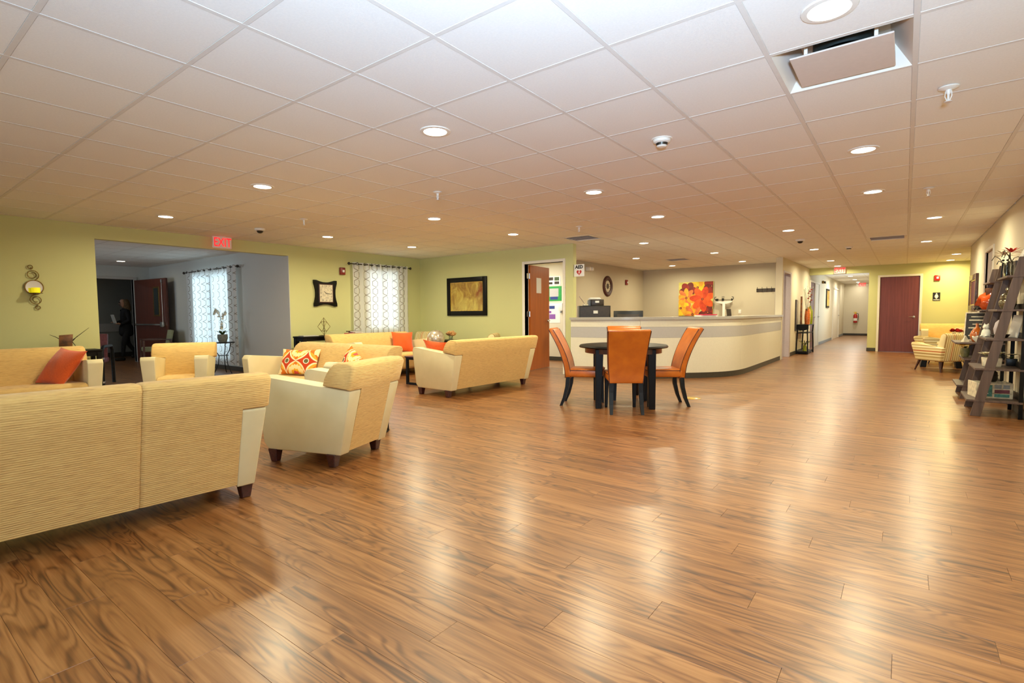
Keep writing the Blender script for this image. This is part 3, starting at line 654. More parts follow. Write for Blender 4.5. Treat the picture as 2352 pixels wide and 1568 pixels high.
def sprinkler(x, y, label, plate=.05):
    t = empty('sprinkler', (x, y, CE), 0, label, 'sprinkler', 'fire sprinklers')
    t.scale = (1, 1, 1.5)
    bm = new(); lathe(bm, [(0, 0), (plate, 0), (plate, -.004), (plate*.6, -.010), (0, -.012)], 24); finish('escutcheon', bm, 'white_plastic', t)
    bm = new(); lathe(bm, [(.016, -.01), (.012, -.022), (.006, -.03), (.006, -.055), (0, -.055)], 12); tube(bm, [(.014, 0, -.015), (.016, 0, -.035), (.005, 0, -.055)], .0025, 6); tube(bm, [(-.014, 0, -.015), (-.016, 0, -.035), (-.005, 0, -.055)], .0025, 6); finish('nozzle', bm, 'white_plastic', t)
    bm = new(); lathe(bm, [(0, -.055), (.02, -.055), (.02, -.058), (0, -.058)], 16); finish('deflector', bm, 'plaque_paint', t)
for a in ((.165, 4.147, 'white fire sprinkler nearest, below the air diffuser on the right'), (-4.057, 4.108, 'fire sprinkler in the middle of the lounge ceiling'), (-6.59, 4.066, 'fire sprinkler toward the side room opening'), (.161, 7.377, 'fire sprinkler farther along the right side of the walkway'), (-3.99, 7.085, 'fire sprinkler above the green wall end')): sprinkler(*a)

def exit_sign(name, loc, rz, label):
    t = empty(name, loc, rz, label, 'sign', 'exit signs')
    bm = new(); box(bm, (-.15, -.022, -.195), (.15, .022, -.005), .008, 2); finish('housing', bm, 'exit_white', t)
    bm = new(); lathe(bm, [(0, 0), (.055, 0), (.055, -.008), (0, -.008)], 20); finish('mount', bm, 'white_plastic', t)
    text('lettering', 'EXIT', .205, 'red_glow', t, (0, -.024, -.105), FY, .001, .68, offset=.001)
    text('lettering', 'EXIT', .205, 'red_glow', t, (0, .024, -.105), (PI/2, 0, PI), .001, .68, offset=.001)
    return t
exit_sign('exit_sign', (-9.05, 4.07, CE), math.radians(90), 'glowing red exit sign over the wide opening to the side room')
exit_sign('exit_sign', (-1.60, 18.70, CE), 0, 'glowing red exit sign over the corridor entrance')
e3 = exit_sign('exit_sign', (-1.62, 29.6, CE), 0, 'glowing red exit sign with lamp heads deep in the corridor')
for s_ in (-1, 1):
    bm = new(); lathe(bm, [(0, 0), (.04, 0), (.05, .03), (.03, .05), (0, .055)], 16, mat=Matrix.Translation((s_*.2, -.02, -.10)) @ Matrix.Rotation(PI/2, 4, 'X')); tube(bm, [(s_*.14, 0, -.10), (s_*.2, 0, -.10)], .01, 6); finish('lamp_head', bm, 'white_plastic', e3)

# ------------------------------------------------------------------ lounge seating
def lounge(name, W_, label, cat, group, segs=1, nseat=1):
    """local frame: origin on the floor under the rear bottom edge, +y is backward, x across; front edge at y=-.78"""
    t = empty(name, (0, 0, 0), 0, label, cat, group)
    wb, wt, at = W_/2-.045, W_/2, .155
    def flare(sign):
        def fn(c):
            out = abs(c.x) > W_/2-.08
            k = (c.z-.1)/.6
            return Vector((sign*((wb+(wt-wb)*k) if out else (W_/2-at)), c.y, c.z))
        return fn
    arm = [(0, .10), (-.70, .10), (-.745, .15), (-.775, .66), (-.745, .70), (-.70, .70), (.115, .615), (.125, .60)]
    for sg in (-1, 1):
        bm = new(); prism(bm, arm, sg*(W_/2-at), sg*W_/2, .018, 3, fn=flare(sg)); finish('arm', bm, 'cream_vinyl', t, smooth=40)
    xi = W_/2-at
    # lower back between the arms, upper pad across the full width
    low = [(.0, .115), (.128, .60), (-.10, .64), (-.20, .42), (-.20, .115)]
    upp = [(-.115, .648), (-.10, .70), (-.075, .745), (-.045, .785), (-.005, .815), (.045, .828), (.13, .828), (.165, .818), (.183, .79), (.132, .617)]
    upp_in = [(-.20, .40)]+upp[:-1]+[(.128, .60)]
    full = [(.0, .115), (.066, .37), (.132, .617)]+upp[:-1][::-1]+[(-.20, .42), (-.20, .115)]
    cap = [(.1325, .618), (.1325, .6185), (.132, .617)]+upp[:-1][::-1]+[(-.114, .647), (-.113, .646)]
    def shrink(pf, d):
        cy_ = sum(p[0] for p in pf)/len(pf); cz_ = sum(p[1] for p in pf)/len(pf)
        return [(cy_+(y-cy_)*(1-d/.13), cz_+(z-cz_)*(1-d/.20)) for y, z in pf]
    xe = W_/2+.012
    st = [(-xe, shrink(cap, .022)), (-xe+.005, shrink(cap, .010)), (-xe+.02, cap), (-xi-.001, cap), (-xi, full)]
    for k in range(1, segs):
        q = -xe+2*xe*k/segs
        g_ = [(y-(.012 if i < 4 or i > 3 and i < 9 else 0), z-(.010 if 5 <= i <= 8 else 0)) for i, (y, z) in enumerate(full)]
        st += [(q-.022, full), (q-.004, [(a_*.6+c_*.4, b_*.6+d_*.4) for (a_, b_), (c_, d_) in zip(full, g_)]), (q, g_), (q+.004, [(a_*.6+c_*.4, b_*.6+d_*.4) for (a_, b_), (c_, d_) in zip(full, g_)]), (q+.022, full)]
    st += [(xi, full), (xi+.001, cap), (xe-.02, cap), (xe-.005, shrink(cap, .010)), (xe, shrink(cap, .022))]
    bm = new(); rows = [[bm.verts.new((x, y, z)) for y, z in pf] for x, pf in st]
    for a_, b_ in zip(rows, rows[1:]):
        for i in range(len(a_)): bm.faces.new((a_[i], a_[(i+1) % len(a_)], b_[(i+1) % len(a_)], b_[i]))
    bm.faces.new(rows[0]); bm.faces.new(rows[-1][::-1])
    finish('back', bm, 'yellow_fabric', t, smooth=50)
    # seat
    bm = new(); sw = (2*xi-.006)/nseat
    prof = [(-.18, .12), (-.70, .12), (-.735, .16), (-.79, .34), (-.80, .39), (-.775, .43), (-.71, .445), (-.18, .425)]
    prism(bm, prof, -xi+.003, xi-.003, .02, 3); finish('seat', bm, 'yellow_fabric', t, smooth=50)
    for sx in (-1, 1):
        for yy_ in (-.66, -.09):
            bm = new(); xx_ = sx*(W_/2-.075); taper(bm, (xx_, yy_, .105), (xx_, yy_, .0), .085, .055, .005); finish('leg', bm, 'leg_wood', t, smooth=0)
    return t
def put(o, loc, ang): o.location = (*loc, 0); o.rotation_euler = (0, 0, math.radians(ang-90))
# ang = heading of the backward direction
s1 = lounge('sofa', 2.04, 'large cream and yellow sofa seen from behind in the foreground', 'sofa', 'cream and yellow sofas', segs=3); put(s1, (-3.385, .665), -4)
s7 = lounge('sofa', 1.90, 'cream and yellow sofa seen from behind near the office door', 'sofa', 'cream and yellow sofas'); put(s7, (-5.02, 6.23), -2)
s5 = dup(s7, (0, 0, 0), 0, 'yellow sofa facing the room with two medallion pillows'); put(s5, (-5.56, 3.88), 90)
s6 = dup(s7, (0, 0, 0), 0, 'yellow sofa under the curtained window with one square orange pillow'); put(s6, (-8.46, 6.63), 180)
s4 = dup(s7, (0, 0, 0), 0, 'yellow sofa against the green wall with an orange pillow'); put(s4, (-8.14, .98), 180)
cA = lounge('armchair', .72, 'cream vinyl armchair seen from behind beside the foreground sofa', 'armchair', 'cream and yellow armchairs'); put(cA, (-3.52, 2.66), 18)
cB = dup(cA, (0, 0, 0), 0, 'yellow armchair facing forward before the side room opening'); put(cB, (-7.73, 2.93), 151)

def pillow(name, w, h, t, mat, loc, rot, label, group=None, n_=16):
    bm = new(); g = {}
    for sd in (1, -1):
        for i in range(n_+1):
            for j in range(n_+1):
                u, v = -1+2*i/n_, -1+2*j/n_
                if sd == -1 and (i in (0, n_) or j in (0, n_)): g[sd, i, j] = g[1, i, j]; continue
                x = w/2*u*(1-.07*(1-v*v)); z = h/2*v*(1-.09*(1-u*u)); d = t/2*((1-u*u)**.55)*((1-v*v)**.55)
                d += .006*math.sin(7*u+3*v)*(1-u*u)*(1-v*v)
                g[sd, i, j] = bm.verts.new((x, -sd*d, z))
    for sd in (1, -1):
        for i in range(n_):
            for j in range(n_):
                q = (g[sd, i, j], g[sd, i+1, j], g[sd, i+1, j+1], g[sd, i, j+1])
                bm.faces.new(q if sd == 1 else q[::-1])
    o = finish(name, bm, mat, loc=loc, rot=rot, smooth=80); tag(o, label, 'pillow', group); return o
D = math.radians
pillow('orange_pillow', .50, .48, .17, 'orange_linen', (-7.74, 1.62, .615), (D(-34), D(4), D(16)), 'square orange pillow leaning on the arm of the sofa by the green wall', 'orange throw pillows')
pillow('orange_pillow', .44, .44, .16, 'orange_linen', (-8.16, 7.18, .63), (D(-22), D(2), D(62)), 'square orange pillow on the sofa under the curtained window', 'orange throw pillows')
pillow('orange_pillow', .46, .46, .16, 'orange_linen', (-5.50, 5.56, .61), (D(34), D(4), D(4)), 'orange pillow peeking over the arm of the sofa near the office door', 'orange throw pillows')
pillow('medallion_pillow', .56, .34, .15, 'medallion_print', (-6.07, 3.62, .60), (D(-20), 0, D(22)), 'lumbar pillow with full orange medallion print, left end of the facing sofa', 'medallion pillows')
pillow('medallion_pillow', .54, .34, .15, 'medallion_print', (-4.98, 3.62, .61), (D(-20), D(18), D(-18)), 'medallion pillow mostly hidden at the right end of the facing sofa', 'medallion pillows')

# ------------------------------------------------------------------ dining set
TC = (-2.877, 6.254); TA = math.radians(29.7)
t = empty('dining_table', (*TC, 0), TA, 'round dark wood dining table with four square legs', 'table')
bm = new(); lathe(bm, [(0, .782), (.50, .782), (.548, .777), (.562, .760), (.556, .748), (.52, .742), (0, .742)], 64); finish('tabletop', bm, 'black_wood', t)
bm = new(); lathe(bm, [(.46, .742), (.485, .742), (.485, .68), (.46, .68), (.46, .742)], 64); finish('apron', bm, 'leg_wood', t)
for sx in (-1, 1):
    for sy in (-1, 1):
        bm = new(); taper(bm, (sx*.315, sy*.315, .738), (sx*.325, sy*.325, 0), .10, .072, .006); finish('leg', bm, 'black_wood', t, smooth=0)
def dining_chair(label):
    """origin on floor at seat centre, faces +y"""
    t = empty('dining_chair', (0, 0, 0), 0, label, 'chair', 'orange leather dining chairs')
    # back: curved slab
    prof = []
    for k in range(15):
        s_ = k/14; z = .36+s_*.62; y = -.205-.02*s_-.225*max(0, s_-.10)**1.7; prof.append((y, z))
    bm = new(); th = .048
    front = [(y+th*(1-.25*i/14), z) for i, (y, z) in enumerate(prof)]; back = [(y-th*.5, z) for y, z in prof]
    poly = front+[(prof[-1][0]+.012, prof[-1][1]+.018), (prof[-1][0]-.012, prof[-1][1]+.016)]+back[::-1]
    def wf(c):
        k = max(0, min(1, (c.z-.36)/.62)); hw = .195+.045*k
        return Vector((math.copysign(hw, c.x), c.y, c.z))
    prism(bm, poly, -.22, .22, .010, 2, fn=wf); finish('backrest', bm, 'orange_leather', t, smooth=50)
    for sg in (-1, 1):
        for pf in (front, back):
            bm = new(); pts = [(sg*(.195+.045*max(0, min(1, (z-.36)/.62))+.001), y+(.0 if pf is back else 0), z) for y, z in pf]
            tube(bm, pts, .0042, 6); finish('piping', bm, 'piping_dark', t)
    bm = new(); box(bm, (-.205, -.20, .375), (.205, .24, .475), .022, 3)
    for v in bm.verts:
        if v.co.z > .45: v.co.z += .012*(1-(v.co.x/.21)**2)
    finish('seat', bm, 'orange_leather', t, smooth=50)
    bm = new(); zz = .462; pts = [(-.206, -.17, zz), (-.206, .22, zz), (-.19, .241, zz), (.19, .241, zz), (.206, .22, zz), (.206, -.17, zz)]; tube(bm, pts, .0042, 6); finish('seat_piping', bm, 'piping_dark', t)
    for sx in (-1, 1):
        bm = new(); taper(bm, (sx*.17, .20, .385), (sx*.175, .215, 0), .052, .034, .003); finish('leg', bm, 'blue_black_paint', t, smooth=0)
        bm = new(); pts = [(sx*.17, -.19, .40), (sx*.172, -.205, .25), (sx*.176, -.24, .11), (sx*.18, -.285, 0)]
        for a, b, sa, sb in ((pts[0], pts[1], .052, .048), (pts[1], pts[2], .048, .042), (pts[2], pts[3], .042, .034)): taper(bm, a, b, sa, sb, 0)
        finish('leg', bm, 'blue_black_paint', t, smooth=30)
    return t
ch = dining_chair('orange leather dining chair nearest, seen from behind, in front of the round table')
def face(o, x, y, deg): o.location = (x, y, 0); o.rotation_euler = (0, 0, math.radians(deg-90))
face(ch, -2.56-.28*math.cos(math.radians(122))*-1*0+math.cos(D(122))*.285, 5.67+math.sin(D(122))*.285, 124)
def at_rear(o, rx, ry, deg): face(o, rx+math.cos(D(deg))*.285, ry+math.sin(D(deg))*.285, deg)
at_rear(ch, -2.535, 5.63, 124)
for (rx, ry, dg, lb) in ((-3.55, 5.885, 22, 'orange leather dining chair on the left side of the round table'), (-2.223, 6.70, 215, 'orange leather dining chair on the right side of the round table'), (-3.19, 6.99, 300, 'orange leather dining chair behind the round table, mostly hidden')):
    c = dup(ch, (0, 0, 0), 0, lb); at_rear(c, rx, ry, dg)
bm = new(); lathe(bm, [(0, 0), (.11, 0), (.112, .002), (.10, .006), (0, .007)], 32, (-2.30, 7.25, .0)); tag(finish('floor_box_cover', bm, 'gold_vase'), 'round brass cover plate set in the floor behind the right dining chair', 'floor plate')

# ------------------------------------------------------------------ reception counter
CP = [(-5.035, 8.62), (-4.6, 8.63), (-4.25, 8.69), (-3.95, 8.80), (-3.66, 8.97), (-3.35, 9.19), (-3.04, 9.44), (-2.83, 9.65), (-2.64, 9.90), (-2.50, 10.20), (-2.43, 10.55), (-2.41, 11.0), (-2.41, 12.0), (-2.41, 13.1), (-2.41, 14.29)]
def smooth_path(P_, it=2):
    for _ in range(it):
        Q = [P_[0]]
        for a, b in zip(P_, P_[1:]): Q += [(a[0]*.75+b[0]*.25, a[1]*.75+b[1]*.25), (a[0]*.25+b[0]*.75, a[1]*.25+b[1]*.75)]
        P_ = Q+[P_[-1]]
    return P_
CPS = smooth_path(CP)
def offs(P_, d):
    out = []
    for i, p in enumerate(P_):
        a = P_[max(0, i-1)]; b = P_[min(len(P_)-1, i+1)]; tx, ty = b[0]-a[0], b[1]-a[1]; l_ = math.hypot(tx, ty) or 1
        out.append((p[0]+ty/l_*d, p[1]-tx/l_*d))
    return out
def ribbon(bm, P_, d0, d1, z0, z1, i0=0, i1=None):
    a = offs(P_, d0)[i0:i1]; b = offs(P_, d1)[i0:i1]
    q = [[bm.verts.new((*p, z)) for p in pp] for pp, z in ((a, z0), (a, z1), (b, z1), (b, z0))]
    m = len(a)
    for i in range(m-1):
        for k in range(4): bm.faces.new((q[k][i], q[k][i+1], q[(k+1) % 4][i+1], q[(k+1) % 4][i]))
    bm.faces.new([q[k][0] for k in range(4)]); bm.faces.new([q[k][-1] for k in range(4)][::-1])
cn = empty('reception_counter', (-3.6, 10, 0), 0, 'long curved reception counter with cream panels and a gray band', 'counter')
def part(name, bm, mat, parent, smooth=30):
    """mesh given in world space, attached to an unrotated parent"""
    bmesh.ops.translate(bm, verts=bm.verts, vec=-Vector(parent.location)); return finish(name, bm, mat, parent, smooth=smooth)
def nearest(x, y): return min(range(len(CPS)), key=lambda i: (CPS[i][0]-x)**2+(CPS[i][1]-y)**2)
cuts = [0, nearest(-3.79, 8.89), nearest(-2.45, 10.5), nearest(-2.41, 11.9), nearest(-2.41, 13.1), len(CPS)-1]
for a, b in zip(cuts, cuts[1:]):
    P_ = CPS[a:b+1]; P_ = list(P_)
    p0, p1 = P_[0], P_[1]; l_ = math.dist(p0, p1); P_[0] = (p0[0]+(p1[0]-p0[0])*.003/l_, p0[1]+(p1[1]-p0[1])*.003/l_)
    bm = new(); ribbon(bm, P_, 0, -.02, .735, .93); part('band_panel', bm, 'laminate_gray', cn)
    bm = new(); ribbon(bm, P_, .001, -.02, .10, .733); part('front_panel', bm, 'laminate_cream', cn)
    bm = new(); ribbon(bm, P_, .001, -.02, .932, 1.062); part('upper_panel', bm, 'laminate_cream', cn)
bm = new(); ribbon(bm, CPS, -.021, -.12, .01, 1.06); part('core', bm, 'black_gap', cn)
bm = new(); ribbon(bm, CPS, -.004, -.03, .0, .10); part('kick_base', bm, 'base_rubber', cn)
bm = new(); ribbon(bm, CPS, .05, -.38, 1.064, 1.108); part('countertop', bm, 'counter_top', cn)
bm = new(); ribbon(bm, CPS[:-6], -.12, -.85, .72, .76); part('work_surface', bm, 'laminate_gray', cn)

# printer stand, printer, monitor and papers behind the counter
t = empty('printer_cabinet', (-5.20, 9.85, .76), D(34), 'black office equipment box standing behind the counter', 'cabinet')
bm = new(); box(bm, (-.32, -.25, 0), (.32, .25, .58), .006, 2); finish('body', bm, 'black_plastic', t)
bm = new(); box(bm, (-.30, -.256, .02), (.30, -.2505, .56), .002, 1); finish('front_door', bm, 'dark_brown_plastic', t)
bm = new(); box(bm, (-.03, -.260, .42), (.06, -.2562, .48)); finish('maker_plate', bm, 'white_plastic', t, smooth=0)
t = empty('printer', (-5.22, 9.88, 1.342), D(34), 'small gray and black printer with raised paper tray', 'printer')
bm = new(); box(bm, (-.06, -.17, 0), (.20, .15, .13), .008, 2); finish('body', bm, 'dark_brown_plastic', t)
bm = new(); box(bm, (-.12, -.12, 0), (-.062, .14, .12), .006, 2); finish('side_panel', bm, 'gray_plastic', t)
bm = new(); box(bm, (-.22, -.15, 0), (-.122, .14, .035), .01, 2); finish('output_tray', bm, 'crate_white', t)
bm = new(); box(bm, (-.005, -.11, 0), (.005, .11, .21), .003, 1, mat=Matrix.Translation((-.17, 0, .03)) @ Matrix.Rotation(D(-35), 4, 'Y')); finish('paper_tray', bm, 'crate_white', t)
bm = new(); box(bm, (.02, -.176, .06), (.10, -.1705, .10)); finish('label_plate', bm, 'white_print', t, smooth=0)
bm = new(); box(bm, (-.10, -.16, .131), (.14, .12, .155), .004, 1); box(bm, (-.08, -.15, .156), (.12, .10, .17), .004, 1); finish('paper_stack', bm, 'paper', t)
t = empty('computer_monitor', (-4.42, 9.85, .80), D(20), 'black computer monitor back just above the counter', 'monitor')
bm = new(); box(bm, (-.29, -.02, .10), (.29, .03, .43), .008, 2); finish('screen_housing', bm, 'black_plastic', t)
bm = new(); box(bm, (-.03, -.05, 0), (.03, -.03, .25), .004, 1); box(bm, (-.12, -.10, 0), (.12, .08, .012), .004, 1); finish('stand', bm, 'black_plastic', t)
bm = new(); box(bm, (-.22, -.035, .14), (.22, -.0205, .36), .006, 2); finish('rear_vent', bm, 'dark_brown_plastic', t)
t = empty('folder_stack', (-2.95, 10.02, 1.108), D(48), 'low stack of pink and white folders on the counter', 'folders')
bm = new(); box(bm, (-.17, -.11, 0), (.17, .11, .022), .002, 1); finish('white_folder', bm, 'paper', t)
bm = new(); box(bm, (-.14, -.13, .0225), (.15, .10, .040), .002, 1); finish('pink_folder', bm, 'pink_folder', t)
t = empty('card_holder', (-2.72, 10.75, 1.108), D(66), 'small dark picture stand on the counter', 'holder')
bm = new(); box(bm, (-.065, -.005, 0), (.065, .005, .14), .003, 1, mat=Matrix.Rotation(D(-8), 4, 'X')); finish('panel', bm, 'dark_brown_plastic', t)
bm = new(); box(bm, (-.05, 0, 0), (.05, .06, .006), .002, 1); finish('foot', bm, 'black_plastic', t)
# physician scale
t = empty('medical_scale', (-4.10, 15.53, 0), D(0), 'white balance beam medical scale with black weights', 'scale')
bm = new(); box(bm, (-.22, -.25, 0), (.22, .2, .07), .01, 2); finish('platform', bm, 'black_plastic', t)
bm = new(); box(bm, (-.035, .06, .07), (.035, .11, 1.45), .006, 2); finish('column', bm, 'white_plastic', t)
bm = new(); prism(bm, [(-.24, 1.50), (.24, 1.50), (.20, 1.46), (.06, 1.42), (0, 1.43), (-.06, 1.42), (-.20, 1.46)], .07, .09, .003, 1, axis='y'); finish('beam_tray', bm, 'white_plastic', t)
bm = new(); tube(bm, [(-.21, .08, 1.54), (.23, .08, 1.54)], .006, 8); tube(bm, [(-.21, .08, 1.52), (.23, .08, 1.52)], .004, 8); finish('beam', bm, 'dark_steel', t)
bm = new(); box(bm, (-.225, .05, 1.505), (-.155, .11, 1.57), .004, 1); box(bm, (-.055, .05, 1.505), (.0, .11, 1.58), .004, 1); box(bm, (.20, .05, 1.51), (.225, .11, 1.57), .004, 1); finish('weight', bm, 'black_plastic', t)
for sg in (-1, 1):
    bm = new(); tube(bm, [(sg*.225, .08, 1.53), (sg*.255, .08, 1.56), (sg*.25, .08, 1.61), (sg*.21, .08, 1.62)], .010, 8); finish('end_bracket', bm, 'black_plastic', t)
bm = new(); tube(bm, [(-.055, .08, 1.60), (-.055, .08, 1.63), (.005, .08, 1.63), (.005, .08, 1.60)], .006, 6, closed=True); finish('pointer_loop', bm, 'black_plastic', t)
bm = new(); box(bm, (-3.74, 15.737, 1.14), (-3.665, 15.75, 1.25), .004, 1); sw = finish('light_switch', bm, 'white_plastic'); tag(sw, 'white light switch plate behind the counter', 'switch')
bm = new(); box(bm, (-3.715, 15.73, 1.17), (-3.69, 15.738, 1.22), .002, 1); finish('rocker', bm, 'white_print', sw)
t = empty('coat_rack', (-3.04, 15.75, 1.78), 0, 'dark brown wall coat rack with four small hooks', 'coat rack')
bm = new(); box(bm, (-.24, -.022, -.045), (.24, 0, .045), .004, 1); finish('board', bm, 'dark_brown_plastic', t)
for k in range(4):
    xx_ = -.21+k*.118; bm = new(); tube(bm, [(xx_, -.02, .02), (xx_, -.05, .02), (xx_, -.06, .05), (xx_, -.055, .085)], .006, 6); tube(bm, [(xx_, -.02, -.02), (xx_, -.05, -.03), (xx_, -.055, -.055)], .005, 6); finish('hook', bm, 'dark_steel', t)
# flower canvas
t = empty('flower_canvas', (-4.93, 15.745, 1.585), 0, 'square canvas of big yellow and orange flowers', 'painting')
bm = new(); box(bm, (-.50, -.035, -.50), (.50, 0, .50), .003, 1); finish('canvas', bm, 'floral_ground', t, smooth=0)
def flower(cx, cz, r, n_, col, lay, wob=0., width=.5, core=True):
    bm = new(); 
    for k in range(n_):
        a = 2*PI*k/n_+wob; pts = []
        for s_ in range(13):
            q = s_/12*2*PI; l_ = r*(.5-.5*math.cos(q)) if False else 0
            px_ = r*(.52+.48*math.cos(q)); pz_ = r*width*.5*math.sin(q)*(1.0-.12*math.cos(q))
            X_, Z_ = cx+px_*math.cos(a)-pz_*math.sin(a), cz+px_*math.sin(a)+pz_*math.cos(a)
            pts.append((max(-.499, min(.499, X_)), -.0355-lay*.0006-k*.00006, max(-.499, min(.499, Z_))))
        vs = [bm.verts.new(p) for p in pts[:-1]]; c0 = bm.verts.new((max(-.499, min(.499, cx+.5*r*math.cos(a))), -.0355-lay*.0006-k*.00006, max(-.499, min(.499, cz+.5*r*math.sin(a)))))
        for i in range(12): bm.faces.new((vs[i], vs[(i+1) % 12], c0)).material_index = k % 2
    me = bpy.data.meshes.new('flower'); bm.to_mesh(me); bm.free(); me.materials.append(M(col)); me.materials.append(M({'fl_yellow': 'fl_gold', 'fl_gold': 'fl_peach', 'fl_orange': 'fl_deep', 'fl_red': 'fl_dark'}[col])); o = bpy.data.objects.new('painted_flower', me); C.objects.link(o); o.parent = t
    if core:
        bm = new(); lathe(bm, [(0, 0), (.035, 0), (.035, .001), (0, .001)], 14, mat=Matrix.Translation((max(-.46, min(.46, cx)), -.0365-lay*.0006, max(-.46, min(.46, cz)))) @ Matrix.Rotation(PI/2, 4, 'X'))
        finish('flower_heart', bm, 'leg_wood', o); bm = new(); lathe(bm, [(0, 0), (.017, 0), (.017, .001), (0, .001)], 12, mat=Matrix.Translation((max(-.46, min(.46, cx)), -.038-lay*.0006, max(-.46, min(.46, cz)))) @ Matrix.Rotation(PI/2, 4, 'X')); finish('flower_eye', bm, 'fl_peach', o)
flower(.06, .33, .30, 7, 'fl_yellow', 1, .3, .75); flower(-.22, .24, .27, 6, 'fl_red', 2, .1, .8, False); flower(.48, .36, .27, 6, 'fl_red', 3, .4, .9)
flower(-.27, .03, .30, 9, 'fl_gold', 4, .2, .48); flower(-.43, -.27, .26, 6, 'fl_yellow', 5, .5, .75); flower(-.08, -.47, .32, 9, 'fl_gold', 6, .1, .5)
flower(.36, -.40, .27, 6, 'fl_red', 7, .2, .62); flower(.20, -.01, .38, 7, 'fl_orange', 8, .35, .54)
def alarm(name, loc, rz, label, mat='red_plastic'):
    t = empty(name, loc, rz, label, 'alarm', 'fire alarm strobes')
    bm = new(); box(bm, (-.062, -.045, -.075), (.062, 0, .075), .01, 2); finish('housing', bm, mat, t)
    bm = new(); box(bm, (-.018, -.065, -.025), (.028, -.045, .025), .006, 2); finish('strobe_lens', bm, 'white_print', t)
alarm('fire_alarm', (-6.57, 14.46, 2.085), D(90), 'red fire alarm strobe on the taupe wall right of the round clock', 'maroon_plastic')
alarm('fire_alarm', (XL, 6.53, 2.095), D(90), 'red fire alarm strobe between the square clock and the curtains', 'maroon_plastic')
alarm('fire_alarm', (.673, YF, 2.08), 0, 'bright red fire alarm strobe right of the restroom door')
# round clock
t = empty('round_clock', (-6.57, 13.25, 1.93), D(90), 'round dark clock with pale numeral ring', 'clock')
rx = Matrix.Rotation(PI/2, 4, 'X')
bm = new(); lathe(bm, [(.16, 0), (.285, 0), (.285, .02), (.25, .045), (.18, .035), (.16, .02)], 40, mat=rx); finish('rim', bm, 'piping_dark', t)
bm = new(); lathe(bm, [(.08, .012), (.16, .012), (.16, 0), (.08, 0)], 40, mat=rx); finish('dial', bm, 'crate_white', t)
bm = new(); lathe(bm, [(0, .016), (.075, .016), (.08, 0), (0, 0)], 30, mat=rx); finish('center_disc', bm, 'dark_brown_plastic', t)
for k in range(12):
    a = 2*PI*k/12; bm = new(); box(bm, (-.006, -.0145, .10), (.006, -.0125, .145), mat=Matrix.Rotation(a, 4, 'Y')); finish('numeral_mark', bm, 'dark_brown_plastic', t, smooth=0)
# emergency light
t = empty('emergency_light', (-6.57, 12.1, 2.33), D(90), 'small white emergency light head high on the taupe wall', 'light')
bm = new(); box(bm, (-.10, -.05, -.05), (.10, 0, .05), .01, 2); finish('housing', bm, 'white_plastic', t)
bm = new(); lathe(bm, [(0, 0), (.05, 0), (.055, .05), (.04, .08), (0, .085)], 20, mat=Matrix.Translation((-.06, -.05, 0)) @ rx); lathe(bm, [(0, 0), (.05, 0), (.055, .05), (.04, .08), (0, .085)], 20, mat=Matrix.Translation((.08, -.05, 0)) @ rx); finish('lamp_head', bm, 'white_plastic', t)
# AED sign
t = empty('defibrillator_sign', (-4.925, 8.76, 2.0), 0, 'white AED sign with red heart and lightning bolt at the wall end', 'sign')
bm = new(); box(bm, (-.115, -.004, -.115), (.105, .004, .115), .0035, 1); finish('panel', bm, 'white_print', t, smooth=0)
text('lettering', 'AED', .085, 'black_print', t, (-.005, -.0055, .062), FY, .0008, 1.0, offset=.004)
bm = new(); hp = []
for k in range(28):
    a = 2*PI*k/28; hx = 16*math.sin(a)**3; hz = 13*math.cos(a)-5*math.cos(2*a)-2*math.cos(3*a)-math.cos(4*a); hp.append((-.005+hx*.0034, -.038+hz*.0035))
prism(bm, hp, -.0058, -.0044, 0, axis='y'); finish('heart', bm, 'red_print', t, smooth=0)
bm = new(); prism(bm, [(.006, .005), (-.024, -.042), (-.006, -.042), (-.016, -.085), (.016, -.030), (-.002, -.030), (.016, .005)], -.0072, -.0060, 0, axis='y'); finish('bolt', bm, 'white_print', t, smooth=0)
# office wall posters
def poster(name, x0, x1, z0, z1, mat, label, bits=()):
    t = empty(name, ((x0+x1)/2, 11.2, (z0+z1)/2), 0, label, 'poster', 'notices on the office wall'); w, h = (x1-x0)/2, (z1-z0)/2
    bm = new(); box(bm, (-w, -.006, -h), (w, 0, h)); finish('sheet', bm, mat, t, smooth=0)
    for k, (a, b, c, d, m_) in enumerate(bits):
        bm = new(); box(bm, (-w+a*2*w, -.008, -h+b*2*h), (-w+c*2*w, -.0062, -h+d*2*h)); finish('printed_block', bm, m_, t, smooth=0)
poster('poster', -7.22, -6.83, 1.90, 2.12, 'paper', 'white notice topmost on the office wall', ((.1, .55, .45, .9, 'dark_steel'), (.55, .5, .9, .9, 'leaf_green'), (.1, .1, .4, .35, 'dark_steel'), (.55, .1, .9, .4, 'dark_steel')))
poster('poster', -7.24, -6.80, 1.50, 1.87, 'green_plastic', 'green framed notice in the middle of the office wall', ((.2, .3, .8, .85, 'laminate_gray'), (.25, .1, .75, .3, 'blue_print')))
poster('poster', -7.24, -6.84, .95, 1.44, 'paper', 'white notice with blue and purple print lowest on the office wall', ((.2, .72, .6, .88, 'blue_print'), (.2, .2, .65, .45, 'purple_print'), (.1, .5, .35, .62, 'purple_print')))
t = empty('hand_dispenser', (-6.78, 11.2, 1.30), 0, 'small white dispenser beside the lowest office notice', 'dispenser')
bm = new(); box(bm, (-.06, -.10, -.05), (.06, 0, .14), .012, 2); finish('body', bm, 'white_plastic', t); bm = new(); box(bm, (-.02, -.09, -.10), (.02, -.05, -.05), .006, 2); finish('nozzle', bm, 'gray_plastic', t)
